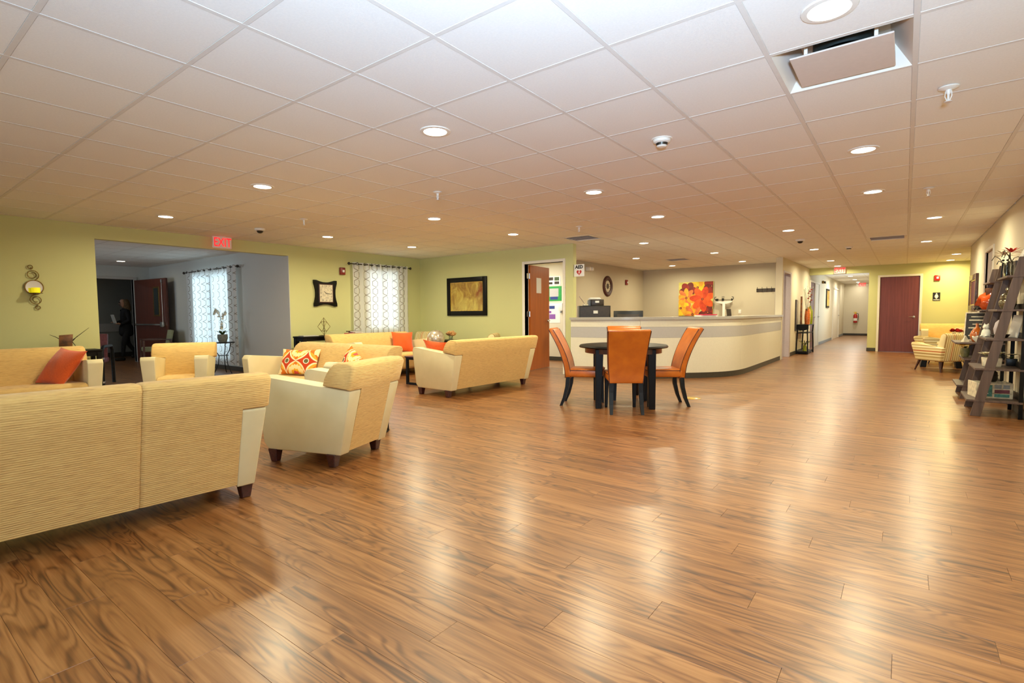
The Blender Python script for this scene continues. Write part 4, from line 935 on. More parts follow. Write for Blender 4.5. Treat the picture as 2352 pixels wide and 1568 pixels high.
bm = new(); box(bm, (-8.45, 9.2, 0), (-8.0, 10.4, 2.0), .005, 1); t = finish('stand_in_cabinet', bm, 'white_plastic', smooth=0); tag(t, 'tall white cabinet added inside the office in place of window light', 'cabinet')  # added cabinet, its white stands in for bright window light
for k in range(3):
    bm = new(); box(bm, (-8.0, 9.2+k*.4+.006, .02), (-7.985, 9.2+(k+1)*.4-.006, 1.98), .002, 1); finish('door', bm, 'white_plastic', t, smooth=0)

# ------------------------------------------------------------------ curtains
def curtain_set(name, loc, rz, width, ztop, zbot, label, nrings, folds):
    """local x along the rod, -y toward the room, z=0 at rod"""
    t = empty(name, loc, rz, label, 'curtains')
    bm = new(); tube(bm, [(-width/2-.06, 0, 0), (width/2+.06, 0, 0)], .011, 10)
    for sg in (-1, 1): lathe(bm, [(0, 0), (.018, .004), (.03, .02), (.03, .035), (.018, .05), (0, .052)], 14, mat=Matrix.Translation((sg*(width/2+.06), 0, 0)) @ Matrix.Rotation(sg*PI/2, 4, 'Y'))
    finish('rod', bm, 'dark_steel', t)
    for sg in (-1, 1):
        bm = new(); tube(bm, [(sg*(width/2+.02), 0, 0), (sg*(width/2+.02), .09, -.01)], .007, 8); finish('rod_bracket', bm, 'dark_steel', t)
    pw = width/2-.006
    for pn, x0 in ((0, -width/2), (1, .006)):
        bm = new(); uvl = bm.loops.layers.uv.new('UVMap'); nx, nz = folds*12, 14; rows = []; us = []
        ph = random.random()*.6; ulen = 0; prev = None
        for i in range(nx+1):
            q = i/nx; x = x0+q*pw; y = .028*math.sin(2*PI*folds*q+ph)+.008*math.sin(5*q+pn)
            if prev: ulen += math.hypot(x-prev[0], y-prev[1])
            prev = (x, y); us.append(ulen*1.15)
        for j in range(nz+1):
            z = .035-(ztop-zbot)*j/nz; k = min(1, j/nz*2.5); row_ = []
            for i in range(nx+1):
                q = i/nx; x = x0+q*pw; y = (.028*math.sin(2*PI*folds*q+ph)+.008*math.sin(5*q+pn))*(.85+.25*math.sin(q*9+j*.2))
                row_.append(bm.verts.new((x+.006*math.sin(j*.5+q*8), y, z)))
            rows.append(row_)
        for j in range(nz):
            for i in range(nx):
                f = bm.faces.new((rows[j][i], rows[j][i+1], rows[j+1][i+1], rows[j+1][i]))
                for lp, (a, b) in zip(f.loops, ((i, j), (i+1, j), (i+1, j+1), (i, j+1))): lp[uvl].uv = (us[a], -(ztop-zbot)*b/nz)
        finish('panel', bm, 'curtain_print', t, smooth=80)
        for k in range(nrings):
            xk = x0+pw*(k+.5)/nrings; bm = new(); pts = [(xk+.008*math.cos(a)*.4, -.030+.004*math.sin(a), .024*math.sin(a)) for a in [2*PI*i/16 for i in range(16)]]
            pts = [(xk+.024*math.cos(a), -.036, .024*math.sin(a)) for a in [2*PI*i/16 for i in range(16)]]
            tube(bm, pts, .0055, 6, closed=True); finish('grommet', bm, 'dark_steel', t)
    return t
curtain_set('window_curtains', (-9.17, 7.50, 2.26), D(90), 1.52, 2.26, .12, 'white curtains with brown hexagon line print on the green wall', 4, 5)
curtain_set('window_curtains', (-12.36, 5.25, 2.225), 0, 2.50, 2.22, .10, 'white hexagon print curtains in the side room behind the orchid', 4, 5)

# ------------------------------------------------------------------ wall objects, left
t = empty('square_clock', (XL, 6.115, 1.627), D(90), 'square dark wood wall clock with flared corners and cream dial', 'clock')
def flared(hw, hh, dip, cor):
    pts = []
    cs = [(1, 1), (-1, 1), (-1, -1), (1, -1)]
    for k, (sx, sz) in enumerate(cs):
        nx_, nz_ = cs[(k+1) % 4]
        if sz == nz_:
            pts += [(sx*hw, sz*(hh-cor)), (sx*hw, sz*hh), (sx*(hw-cor), sz*hh)]
            for q in range(1, 6): u = q/6; pts.append((sx*(hw-cor)*(1-2*u), sz*(hh-.02-dip*math.sin(PI*u))))
        else:
            pts += [(sx*(hw-cor), sz*hh), (sx*hw, sz*hh), (sx*hw, sz*(hh-cor))]
            for q in range(1, 6): u = q/6; pts.append((sx*(hw-.02-dip*math.sin(PI*u)), sz*(hh-cor)*(1-2*u)))
    return pts
bm = new(); prism(bm, flared(.262, .262, .022, .06), -.045, 0, .006, 2, axis='y')
finish('frame', bm, 'black_wood', t, smooth=30)
bm = new(); box(bm, (-.165, -.056, -.19), (.165, -.045, .19), .004, 1); finish('inner_molding', bm, 'leg_wood', t, smooth=0)
bm = new(); box(bm, (-.145, -.058, -.17), (.145, -.0562, .17)); dial = finish('dial', bm, 'crate_white', t, smooth=0)
for k, rn in enumerate(('XII', 'I', 'II', 'III', 'IIII', 'V', 'VI', 'VII', 'VIII', 'IX', 'X', 'XI')):
    a = 2*PI*k/12; sx_, cz_ = math.sin(a), math.cos(a); q = min(.118/max(abs(sx_), 1e-3), .142/max(abs(cz_), 1e-3), .16)
    text('numeral', rn, .045, 'black_print', dial, (sx_*q, -.0585, cz_*q), (PI/2, -0., 0), .0003, .55)
for ln, a in ((.075, D(-52)), (.10, D(97))):
    bm = new(); box(bm, (-.004, -.061, -.015), (.004, -.0593, ln), mat=Matrix.Rotation(a, 4, 'Y')); finish('clock_hand', bm, 'black_print', t, smooth=0)
t = empty('framed_painting', (-7.745, YB, 1.58), 0, 'framed abstract painting in ochre and rust tones', 'painting')
bm = new(); w, h, b = .585, .425, .105
for (a, c, d, e) in ((-w, -h, -w+b, h), (w-b, -h, w, h), (-w+b, -h, w-b, -h+b), (-w+b, h-b, w-b, h)): box(bm, (a, -.04, c), (d, -.002, e), .006, 2)
finish('frame', bm, 'black_wood', t)
bm = new(); i_ = .012
for (a, c, d, e) in ((-w+b, -h+b, -w+b+i_, h-b), (w-b-i_, -h+b, w-b, h-b), (-w+b+i_, -h+b, w-b-i_, -h+b+i_), (-w+b+i_, h-b-i_, w-b-i_, h-b)): box(bm, (a, -.028, c), (d, -.004, e))
finish('inner_fillet', bm, 'gold_vase', t, smooth=0)
bm = new(); box(bm, (-w+b+i_, -.018, -h+b+i_), (w-b-i_, -.006, h-b-i_)); finish('picture', bm, 'abstract_print', t, smooth=0)
# scroll sconce
t = empty('wall_sconce', (XL, 1.70, 1.593), D(90), 'bronze scroll wall sconce with round mirror and yellow candle', 'sconce')
def spiral(cx, cz, r0, r1, a0, turns, n_=30): return [(cx+(r0+(r1-r0)*k/n_)*math.cos(a0+turns*2*PI*k/n_), -.02, cz+(r0+(r1-r0)*k/n_)*math.sin(a0+turns*2*PI*k/n_)) for k in range(n_+1)]
for (cx_, cz_, r0, r1, a0, tn) in ((-.01, .165, .072, .028, -PI/2, 1.55), (.015, -.165, .070, .028, PI/2, 1.55), (-.03, .268, .030, .016, -PI/2, 1.2), (.03, -.268, .030, .016, PI/2, 1.2)):
    bm = new(); tube(bm, spiral(cx_, cz_, r0, r1, a0, tn), .005, 6); finish('scroll', bm, 'bronze', t)
bm = new(); lathe(bm, [(.088, 0), (.10, .0), (.10, .02), (.088, .02), (.088, 0)], 40, mat=Matrix.Translation((0, -.006, 0)) @ rx); finish('mirror_rim', bm, 'bronze', t)
bm = new(); lathe(bm, [(0, .012), (.088, .012)], 40, mat=Matrix.Translation((0, -.006, 0)) @ rx); finish('mirror_disc', bm, 'mirror', t)
bm = new(); lathe(bm, [(0, 0), (.07, 0), (.075, .006), (0, .006)], 24, (0, -.10, -.082)); tube(bm, [(0, -.10, -.082), (0, -.02, -.09)], .006, 6); finish('candle_tray', bm, 'bronze', t)
bm = new(); lathe(bm, [(0, .006), (.045, .006), (.046, .075), (.03, .07), (0, .068)], 24, (0, -.10, -.082)); finish('candle', bm, 'candle_yellow', t)
def rect_table(name, loc, rz, lx, ly, h, mat, label, cat='table', shelf=None, legw=.05, top=.03, group=None, shelfmat=None):
    t = empty(name, loc, rz, label, cat, group)
    bm = new(); box(bm, (-lx/2, -ly/2, h-top), (lx/2, ly/2, h), .005, 2); finish('tabletop', bm, mat, t)
    bm = new(); 
    for sy in (-1, 1): box(bm, (-lx/2+.04, sy*(ly/2-.03)-.01, h-top-.06), (lx/2-.04, sy*(ly/2-.03)+.01, h-top))
    for sx in (-1, 1): box(bm, (sx*(lx/2-.03)-.01, -ly/2+.04, h-top-.06), (sx*(lx/2-.03)+.01, ly/2-.04, h-top))
    finish('apron', bm, mat, t, smooth=0)
    for sx in (-1, 1):
        for sy in (-1, 1):
            bm = new(); x, y = sx*(lx/2-legw/2-.01), sy*(ly/2-legw/2-.01); box(bm, (x-legw/2, y-legw/2, 0), (x+legw/2, y+legw/2, h-top), .004, 1); finish('leg', bm, mat, t, smooth=0)
    if shelf:
        bm = new(); box(bm, (-lx/2+.07, -ly/2+.02, shelf), (lx/2-.07, ly/2-.02, shelf+.02), .003, 1); finish('shelf', bm, shelfmat or mat, t, smooth=0)
    return t
rect_table('console_table', (-8.90, 6.07, 0), D(90), 1.56, .34, .80, 'black_wood', 'long black console table below the square wall clock', shelf=.62, shelfmat='olive_pot', legw=.075)
t = empty('geometric_sculpture', (-8.92, 5.86, .80), D(60), 'bronze wire diamond sculpture on the console table', 'sculpture')
top_, rr_ = (0, 0, .345), []
for k in range(4): a = PI/2*k; rr_.append((.115*math.cos(a), .115*math.sin(a), .17+.0*(k % 2)))
up_ = [(.07*math.cos(PI/2*k+PI/4), .07*math.sin(PI/2*k+PI/4), .265) for k in range(4)]; dn_ = [(.06*math.cos(PI/2*k+PI/4), .06*math.sin(PI/2*k+PI/4), .085) for k in range(4)]
def rod(a, b, r=.0035): bm = new(); tube(bm, [a, b], r, 6); finish('wire_bar', bm, 'bronze', t)
for k in range(4):
    rod(top_, rr_[k]); rod(rr_[k], (0, 0, .012)); rod(up_[k], up_[(k+1) % 4]); rod(dn_[k], dn_[(k+1) % 4]); rod(up_[k], rr_[k]); rod(dn_[k], rr_[(k+1) % 4])
bm = new(); box(bm, (-.07, -.04, 0), (.07, .04, .008), .002, 1); finish('base', bm, 'bronze', t, smooth=0)
def book(name, loc, rz, sx, sy, sz, mat, label, group=None, tilt=0):
    t = empty(name, loc, rz, label, 'book', group, rot=(tilt, 0, rz))
    bm = new(); box(bm, (-sx/2, -sy/2, 0), (sx/2, sy/2, sz*.12)); box(bm, (-sx/2, -sy/2, sz*.88), (sx/2, sy/2, sz)); box(bm, (-sx/2-.001, -sy/2, 0), (-sx/2+.004, sy/2, sz)); finish('cover', bm, mat, t, smooth=0)
    bm = new(); box(bm, (-sx/2+.004, -sy/2+.004, sz*.12), (sx/2-.004, sy/2-.004, sz*.88)); finish('pages', bm, 'paper', t, smooth=0)
book('magazine', (-8.90, 5.52, .80), D(82), .30, .22, .012, 'laminate_gray', 'thin pale magazine lying at the near end of the console table')
book('book', (-8.90, 6.50, .80), D(85), .26, .20, .028, 'pink_folder', 'pink book lying on the console table, lowest of its pile', 'books on the console table')
book('book', (-8.89, 6.58, .828), D(100), .24, .19, .022, 'crate_white', 'cream book on top of the pink one on the console table', 'books on the console table')
book('book', (-8.91, 6.54, .850), D(80), .25, .18, .018, 'piping_dark', 'dark book topmost of the pile on the console table', 'books on the console table')
rect_table('sofa_table', (-8.98, 1.80, 0), D(90), 1.0, .34, .745, 'black_wood', 'narrow dark table behind the sofa against the green wall')
t = empty('twig_vase', (-8.95, 1.93, .745), D(78), 'rust brown rectangular vase with bare dark twigs', 'vase')
bm = new(); prism(bm, [(-.07, 0), (.07, 0), (.085, .215), (-.06, .205)], -.04, .04, .005, 2, axis='y'); finish('body', bm, 'rust_ceramic', t)
for a, b in (((-.05, 0, .15), (-.155, 0, .215)), ((.07, 0, .13), (.26, 0, .30)), ((.06, 0, .10), (.13, .02, .19)), ((.07, 0, .12), (.12, -.02, .01))):
    bm = new(); tube(bm, [a, tuple((p+q)/2+.004 for p, q in zip(a, b)), b], [.005, .004, .002], 6); finish('twig', bm, 'dark_stem', t)

# ------------------------------------------------------------------ lounge small tables and corner
def frame_table(name, loc, rz, lx, ly, h, label):
    t = empty(name, loc, rz, label, 'table')
    bm = new(); box(bm, (-lx/2, -ly/2, h-.022), (lx/2, ly/2, h), .004, 2); finish('tabletop', bm, 'leg_wood', t)
    for sx in (-1, 1):
        bm = new(); x = sx*(lx/2-.03); w = .02
        box(bm, (x-w, -ly/2+.02, 0), (x+w, -ly/2+.06, h-.022)); box(bm, (x-w, ly/2-.06, 0), (x+w, ly/2-.02, h-.022)); box(bm, (x-w, -ly/2+.06, 0), (x+w, ly/2-.06, .035)); box(bm, (x-w, -ly/2+.06, h-.057), (x+w, ly/2-.06, h-.022))
        finish('leg_frame', bm, 'black_wood', t, smooth=0)
    return t
frame_table('coffee_table', (-6.52, 6.58, 0), D(90), 1.2, .48, .48, 'low dark coffee table with open rectangular legs between the sofas')
t = empty('side_table', (-4.28, 3.33, 0), D(20), 'slim black wire side table behind the cream armchair', 'table')
bm = new(); tube(bm, [(.17*math.cos(a), .17*math.sin(a), .008) for a in [2*PI*k/28 for k in range(28)]], .008, 8, closed=True); finish('base_ring', bm, 'cord_metal', t)
bm = new(); tube(bm, [(.17, 0, .008), (.17, 0, .53)], .008, 8); tube(bm, [(.162, .05, .008), (.162, .05, .53)], .006, 8); finish('post', bm, 'cord_metal', t)
bm = new(); lathe(bm, [(0, .53), (.18, .53), (.185, .54), (.18, .55), (0, .55)], 32); finish('tabletop', bm, 'leg_wood', t)
rect_table('end_table', (-7.50, 7.42, 0), 0, .42, .42, .515, 'black_wood', 'small dark end table under the crackled silver ball')
t = empty('decor_ball', (-7.46, 7.44, .515), 0, 'large crackled silver glass ball', 'ball')
bm = new(); bmesh.ops.create_uvsphere(bm, u_segments=40, v_segments=24, radius=.178, matrix=Matrix.Translation((0, 0, .186))); finish('globe', bm, 'crackle_silver', t)
bm = new(); lathe(bm, [(.05, 0), (.075, 0), (.07, .02), (.055, .028)], 24); finish('foot_ring', bm, 'bronze', t)
rect_table('lamp_table', (-7.84, 8.22, 0), 0, .50, .50, .635, 'black_wood', 'black square table holding the peach roses')
def rose(bm, c, r, rng):
    for ring, (n_, rad, tilt) in enumerate(((3, .25, .15), (5, .5, .45), (6, .85, .9))):
        for k in range(n_):
            a = 2*PI*k/n_+ring*.5+rng.random()*.3; d = Vector((math.cos(a), math.sin(a), 0)); s_ = d.cross(Vector((0, 0, 1)))
            p = Vector(c)+d*r*rad*.4; w = r*.62; hgt = r*(1.0-.25*ring)
            v = [p-s_*w*.6, p+s_*w*.6, p+s_*w*.8+d*r*tilt*.6+Vector((0, 0, hgt*.8)), p+d*r*tilt*.9+Vector((0, 0, hgt)), p-s_*w*.8+d*r*tilt*.6+Vector((0, 0, hgt*.8))]
            bm.faces.new([bm.verts.new(q) for q in v])
rng = random.Random(3)
t = empty('rose_vase', (-7.74, 8.17, .635), 0, 'short clear glass vase of peach roses', 'vase')
bm = new(); lathe(bm, [(0, 0), (.04, 0), (.05, .06), (.045, .09), (.042, .09), (.046, .06), (.037, .006), (0, .006)], 24); finish('glass', bm, 'glass_clear', t)
for (x, y, z) in ((-.05, 0, .10), (.05, .01, .10), (0, -.04, .115), (0, .05, .12), (-.07, .04, .08), (.07, -.03, .08)):
    bm = new(); rose(bm, (x*1.2, y*1.2, z+.01), .074, rng); finish('rose', bm, 'peach_petal', t, smooth=60)
    bm = new(); tube(bm, [(x*.2, y*.2, .01), (x, y, z)], .003, 5); finish('stem', bm, 'leaf_green', t)
def striped_chair(label, wide=.70):
    """origin floor centre, faces -y; wing arms, tapered splayed legs"""
    t = empty('striped_armchair', (0, 0, 0), 0, label, 'armchair', 'striped armchairs'); w = wide/2
    bm = new(); prism(bm, [(.16, .20), (.36, .22), (.46, .74), (.43, .79), (.37, .80), (.31, .76), (.20, .42)], -w+.04, w-.04, .035, 3); finish('back', bm, 'striped_fabric', t, smooth=50)
    bm = new(); prism(bm, [(-.34, .24), (.22, .22), (.24, .40), (-.34, .45), (-.38, .42), (-.38, .28)], -w+.09, w-.09, .03, 3); finish('seat', bm, 'striped_fabric', t, smooth=50)
    for sg in (-1, 1):
        bm = new(); prism(bm, [(-.28, .22), (.36, .22), (.42, .50), (.20, .52), (-.30, .60), (-.41, .585), (-.42, .54)], sg*(w-.09), sg*w, .028, 3); finish('arm', bm, 'striped_fabric_across', t, smooth=50)
        for y0, y1 in ((-.24, -.31), (.28, .36)):
            bm = new(); taper(bm, (sg*(w-.08), y0, .235), (sg*(w-.03), y1, 0), .046, .022, .003); finish('leg', bm, 'leg_wood', t, smooth=0)
    return t
sc = striped_chair('striped armchair in the lounge corner behind the silver ball'); sc.location = (-8.74, 8.12, 0); sc.rotation_euler = (0, 0, D(8))
c = dup(sc, (-6.98, 8.12, 0), D(-62), 'striped armchair whose rounded back shows beyond the sofa near the office door')
c = dup(sc, (.58, 13.30, 0), D(220), 'striped armchair nearest the ladder shelves, turned away')
c.scale = (.88, .88, .94)
c = dup(sc, (.66, 15.35, 0), D(-75), 'striped armchair farther away, facing the walkway')
lv = lounge('loveseat', 1.55, 'yellow loveseat against the far wall beside the lamp', 'sofa', 'cream and yellow sofas'); put(lv, (1.12, 18.36), 90)
t = empty('coffee_table', (.62, 14.25, 0), 0, 'dark coffee table with slanted slab legs between the striped armchairs', 'table')
bm = new(); box(bm, (-.36, -.30, .42), (.36, .30, .45), .006, 2); finish('tabletop', bm, 'leg_wood', t)
for sx in (-1, 1):
    bm = new(); prism(bm, [(sx*.18, .42), (sx*.26, .42), (sx*.34, 0), (sx*.24, 0)], -.26, .26, .004, 1, axis='y'); finish('leg_slab', bm, 'black_wood', t, smooth=0)
t = empty('flower_vase', (.84, 14.12, .45), 0, 'red flowers with round green leaves in a small vase', 'vase')
bm = new(); lathe(bm, [(0, 0), (.04, 0), (.055, .06), (.03, .13), (.035, .15)], 20); finish('body', bm, 'cream_petal', t)
for k in range(5):
    a = 2*PI*k/5; x, y = .07*math.cos(a), .05*math.sin(a); bm = new(); rose(bm, (x, y, .29+.02*(k % 2)), .055, rng); finish('flower', bm, 'red_petal', t, smooth=60)
def leaf(bm, c, d, l, w, up_=.2):
    c = Vector(c); d = Vector(d).normalized(); s_ = d.cross(Vector((0, 0, 1))); s_ = s_.normalized() if s_.length > .01 else Vector((1, 0, 0)); n_ = s_.cross(d)
    m = [c, c+d*l*.35+s_*w/2+n_*l*up_*.5, c+d*l*.75+s_*w*.4+n_*l*up_*.6, c+d*l+n_*l*up_*.2, c+d*l*.75-s_*w*.4+n_*l*up_*.6, c+d*l*.35-s_*w/2+n_*l*up_*.5]; q = c+d*l*.5+n_*l*up_*.35
    vs = [bm.verts.new(p) for p in m]; cv = bm.verts.new(q)
    for i in range(6): bm.faces.new((vs[i], vs[(i+1) % 6], cv))
for k in range(9):
    a = 2.4*k; bm = new(); leaf(bm, (.02*math.cos(a), .02*math.sin(a), .15+.012*k), (math.cos(a), math.sin(a), .4), .10, .07); finish('leaf', bm, 'leaf_green', t, smooth=60)
t = empty('table_lamp', (1.35, 17.05, 0), 0, 'small lamp with glowing cream shade in the alcove corner', 'lamp')
bm = new(); lathe(bm, [(0, 0), (.22, 0), (.22, .02), (.03, .03), (.03, .56), (.24, .57), (.24, .60), (0, .60)], 28); finish('pedestal', bm, 'black_wood', t)
bm = new(); lathe(bm, [(0, .60), (.07, .60), (.09, .68), (.03, .82), (.012, .85), (.012, 1.0), (0, 1.0)], 24); finish('base', bm, 'bronze', t)
bm = new(); lathe(bm, [(.10, 1.26), (.145, .96)], 32); finish('lamp_shade', bm, 'lamp_shade', t)
l = bpy.data.lights.new('lamp_bulb', 'POINT'); l.energy = 14; l.color = (1, .78, .42); l.shadow_soft_size = .05; o = bpy.data.objects.new('lamp_bulb', l); C.objects.link(o); o.location = (1.35, 17.05, 1.12)
# restroom sign
t = empty('restroom_sign', (.672, YF, 1.565), 0, 'black restroom sign with white woman pictogram', 'sign')
bm = new(); box(bm, (-.08, -.008, -.115), (.08, 0, .115), .003, 1); finish('panel', bm, 'black_print', t, smooth=0)
bm = new(); lathe(bm, [(0, 0), (.016, 0), (.016, .001), (0, .001)], 16, mat=Matrix.Translation((0, -.009, .082)) @ rx)
prism(bm, [(-.022, .06), (.022, .06), (.045, .0), (.036, -.004), (.02, .03), (.034, -.03), (.014, -.03), (.014, -.062), (.003, -.062), (.003, -.03), (-.003, -.03), (-.003, -.062), (-.014, -.062), (-.014, -.03), (-.034, -.03), (-.02, .03), (-.036, -.004), (-.045, .0)], -.0098, -.0084, 0, axis='y')
finish('pictogram', bm, 'white_print', t, smooth=0)
text('lettering', 'WOMEN', .034, 'white_print', t, (0, -.009, -.088), FY, .0006, 1.0, offset=.001)
# extinguisher
t = empty('fire_extinguisher', (-1.90, 30.44, .62), 0, 'red fire extinguisher hanging on the corridor end wall', 'extinguisher')
bm = new(); lathe(bm, [(0, 0), (.07, 0), (.085, .02), (.085, .34), (.06, .40), (.03, .43), (0, .43)], 24, (0, -.09, 0)); finish('cylinder', bm, 'red_plastic', t)
bm = new(); lathe(bm, [(.086, .10), (.087, .10), (.087, .22), (.086, .22)], 24, (0, -.09, 0)); finish('label_band', bm, 'paper', t)
bm = new(); lathe(bm, [(0, .42), (.03, .42), (.03, .48), (0, .48)], 12, (0, -.09, 0)); box(bm, (-.08, -.11, .47), (.07, -.07, .49), .004, 1); box(bm, (-.08, -.11, .51), (.05, -.07, .53), .004, 1); finish('valve_handle', bm, 'yellow_petal', t)
bm = new(); tube(bm, [(.03, -.09, .46), (.11, -.10, .44), (.12, -.10, .30), (.10, -.10, .12)], .012, 8); finish('hose', bm, 'black_plastic', t)
bm = new(); box(bm, (-.02, -.01, .1), (.02, .05, .5), .002, 1); finish('wall_bracket', bm, 'black_plastic', t)
t = empty('corridor_picture', (XW, 23.6, 1.68), D(90), 'narrow dark framed picture on the left corridor wall', 'picture')
bm = new(); box(bm, (-.45, -.03, -.36), (.45, 0, .36), .004, 1); finish('frame', bm, 'black_wood', t, smooth=0); bm = new(); box(bm, (-.38, -.034, -.29), (.38, -.0305, .29)); finish('picture', bm, 'abstract_print', t, smooth=0)
t = empty('corridor_light', (XW, 21.9, 2.23), D(90), 'small emergency light on the left corridor wall', 'light')
bm = new(); box(bm, (-.09, -.07, -.05), (.09, 0, .05), .01, 2); finish('housing', bm, 'bronze', t); bm = new(); lathe(bm, [(0, 0), (.04, 0), (.045, .04), (0, .05)], 16, mat=Matrix.Translation((.03, -.07, -.01)) @ rx); finish('lamp_head', bm, 'dark_steel', t)
# framed picture on the right wall
t = empty('wall_picture', (XR, 13.56, 1.52), D(-90), 'framed rose toned print on the right wall before the alcove', 'picture')
w, h, b = .62, .345, .10; bm = new()
for (a, c, d, e) in ((-w, -h, -w+b, h), (w-b, -h, w, h), (-w+b, -h, w-b, -h+b), (-w+b, h-b, w-b, h)): box(bm, (a, -.045, c), (d, -.002, e), .006, 2)
finish('frame', bm, 'leg_wood', t)
bm = new()
for (a, c, d, e) in ((-w+b, -h+b, -w+b+.02, h-b), (w-b-.02, -h+b, w-b, h-b), (-w+b+.02, -h+b, w-b-.02, -h+b+.02), (-w+b+.02, h-b-.02, w-b-.02, h-b)): box(bm, (a, -.03, c), (d, -.004, e))
finish('inner_fillet', bm, 'gold_vase', t, smooth=0)
bm = new(); box(bm, (-w+b+.02, -.02, -h+b+.02), (w-b-.02, -.006, h-b-.02)); finish('picture', bm, 'plum_print', t, smooth=0)
bm = new(); box(bm, (XR-.012, 12.55, 1.06), (XR, 12.70, 1.10), .002, 1); tag(finish('room_plate', bm, 'bronze'), 'small brass room plate on the right wall under the framed print', 'sign')

# ------------------------------------------------------------------ tall console in the walkway
t = empty('plant_console', (-2.24, 16.98, 0), 0, 'narrow black console with curved front and lower shelves by the corridor wall', 'table')
bm = new(); box(bm, (-.15, -.55, .80), (.15, .55, .825), .004, 1); finish('tabletop', bm, 'black_wood', t, smooth=0)
for sx in (-1, 1):
    for sy in (-1, 1):
        bm = new(); pts = [(sx*.13, sy*.53, .80), (sx*.12, sy*.51, .62), (sx*.135, sy*.52, .3), (sx*.14, sy*.53, .0)]
        for a, b in zip(pts, pts[1:]): taper(bm, a, b, .03, .03, 0)
        finish('leg', bm, 'black_wood', t, smooth=0)
bm = new(); box(bm, (-.13, -.52, .58), (.13, .52, .60)); finish('shelf', bm, 'black_wood', t, smooth=0)
bm = new(); box(bm, (-.13, -.54, .02), (.13, .54, .08)); finish('shelf', bm, 'black_wood', t, smooth=0)
bm = new(); prism(bm, [(-.15, .80), (.15, .80), (.15, .70), (.05, .66), (-.05, .66), (-.15, .70)], -.555, -.54, 0, axis='y'); finish('front_apron', bm, 'black_wood', t, smooth=0)
t = empty('wood_panel_sculpture', (-2.30, 16.62, .825), D(90), 'tall brown wooden panel ornament on the black console', 'ornament')
bm = new(); box(bm, (-.05, -.02, 0), (.05, .02, .78), .004, 1); finish('panel', bm, 'rust_ceramic', t, smooth=0)
bm = new(); box(bm, (-.045, -.024, .30), (-.02, -.0205, .46)); box(bm, (.0, -.024, .12), (.03, -.0205, .2)); finish('mirror_inlay', bm, 'steel', t, smooth=0)
t = empty('floor_vase', (-2.17, 16.75, .825), 0, 'orange bamboo vase with crossed white and dark sticks on the console', 'vase')
bm = new(); lathe(bm, [(0, 0), (.06, 0), (.07, .2), (.05, .42), (.045, .44)], 20); finish('body', bm, 'bamboo_orange', t)
for k in range(9):
    a = 2.2*k; bm = new(); tube(bm, [(0, 0, .1), (.14*math.cos(a)*.9, .16*math.sin(a), 1.02+.06*math.sin(k*3))], .005, 5); finish('stick', bm, 'crate_white' if k % 2 else 'dark_stem', t)
t = empty('gold_vase', (-2.18, 17.0, .825), 0, 'small golden vase between the orange and lime vases', 'vase')
bm = new(); lathe(bm, [(0, 0), (.05, 0), (.065, .2), (.07, .35), (.03, .46), (.035, .48)], 20); finish('body', bm, 'gold_vase', t)
t = empty('lime_vase', (-2.16, 17.25, .825), 0, 'lime green bottle vase with red blossom stem on the console', 'vase')
bm = new(); lathe(bm, [(0, 0), (.06, 0), (.07, .15), (.065, .38), (.025, .46), (.022, .52)], 20); finish('body', bm, 'lime_vase', t)
bm = new(); tube(bm, [(0, 0, .3), (.01, 0, .7), (-.03, .03, 1.05)], .005, 5); finish('stem', bm, 'dark_stem', t)
for k in range(8):
    bm = new(); rose(bm, (-.02+.04*math.sin(k*2.1), .04*math.cos(k*1.7), .62+.05*k), .035, rng); finish('blossom', bm, 'red_petal', t, smooth=60)
t = empty('low_plant', (-2.20, 16.66, .08), 0, 'small spiky plant in a lime pot on the lowest console shelf', 'plant')
bm = new(); lathe(bm, [(0, 0), (.05, 0), (.04, .14), (.045, .16)], 16); finish('pot', bm, 'lime_vase', t)
for k in range(12):
    a = 2.4*k; bm = new(); leaf(bm, (0, 0, .15), (math.cos(a), math.sin(a), .8), .24, .02, .1); finish('leaf', bm, 'dark_stem' if k % 3 else 'lime_leaf', t, smooth=60)
t = empty('wall_mirror', (XW, 16.30, 1.15), D(90), 'slim dark framed panel leaning behind the console', 'mirror')
bm = new(); box(bm, (-.07, -.03, -.5), (.07, 0, .36), .004, 1); finish('frame', bm, 'dark_brown_plastic', t, smooth=0); bm = new(); box(bm, (-.05, -.034, -.47), (.05, -.0305, .33)); finish('glass', bm, 'steel', t, smooth=0)

# ------------------------------------------------------------------ ladder shelves
LSH = [(.185, .575), (.54, .635), (.87, .715), (1.19, .79), (1.555, .86)]    # height, front x
def ladder(y0, y1, label, deep=None):
    yc = (y0+y1)/2; t = empty('ladder_shelf', (XR-.02, yc, 0), 0, label, 'shelf', 'leaning ladder shelves'); h = (y1-y0)/2
    for sy in (-1, 1):
        bm = new(); y = sy*(h-.02)
        # local x = world x - (XR-.02)
        a, b = (.655-XR+.02, 0), (1.0-XR+.03, 1.75); w = .045
        prism(bm, [(a[0]-w, a[1]), (a[0]+w, a[1]), (b[0]+.02, b[1]), (b[0]-w*1.4, b[1])], y-.012, y+.012, .002, 1, axis='y'); finish('side_rail', bm, 'weathered_wood', t, smooth=0)
        bm = new(); box(bm, (-.035, y-.012, 0), (.0, y+.012, 1.62), .002, 1); finish('wall_post', bm, 'black_wood', t, smooth=0)
    for k, (z, x) in enumerate(LSH):
        if deep and k == 2: z, x = deep
        bm = new(); box(bm, (x-XR+.02, -h+.002, z-.022), (.0, h-.002, z), .002, 1)
        sh = finish('shelf_board', bm, 'weathered_wood', t, smooth=0)
        bm = new(); box(bm, (-.02, -h+.03, z), (-.005, h-.03, z+.06)); finish('back_lip', bm, 'black_wood', sh, smooth=0)
    return t
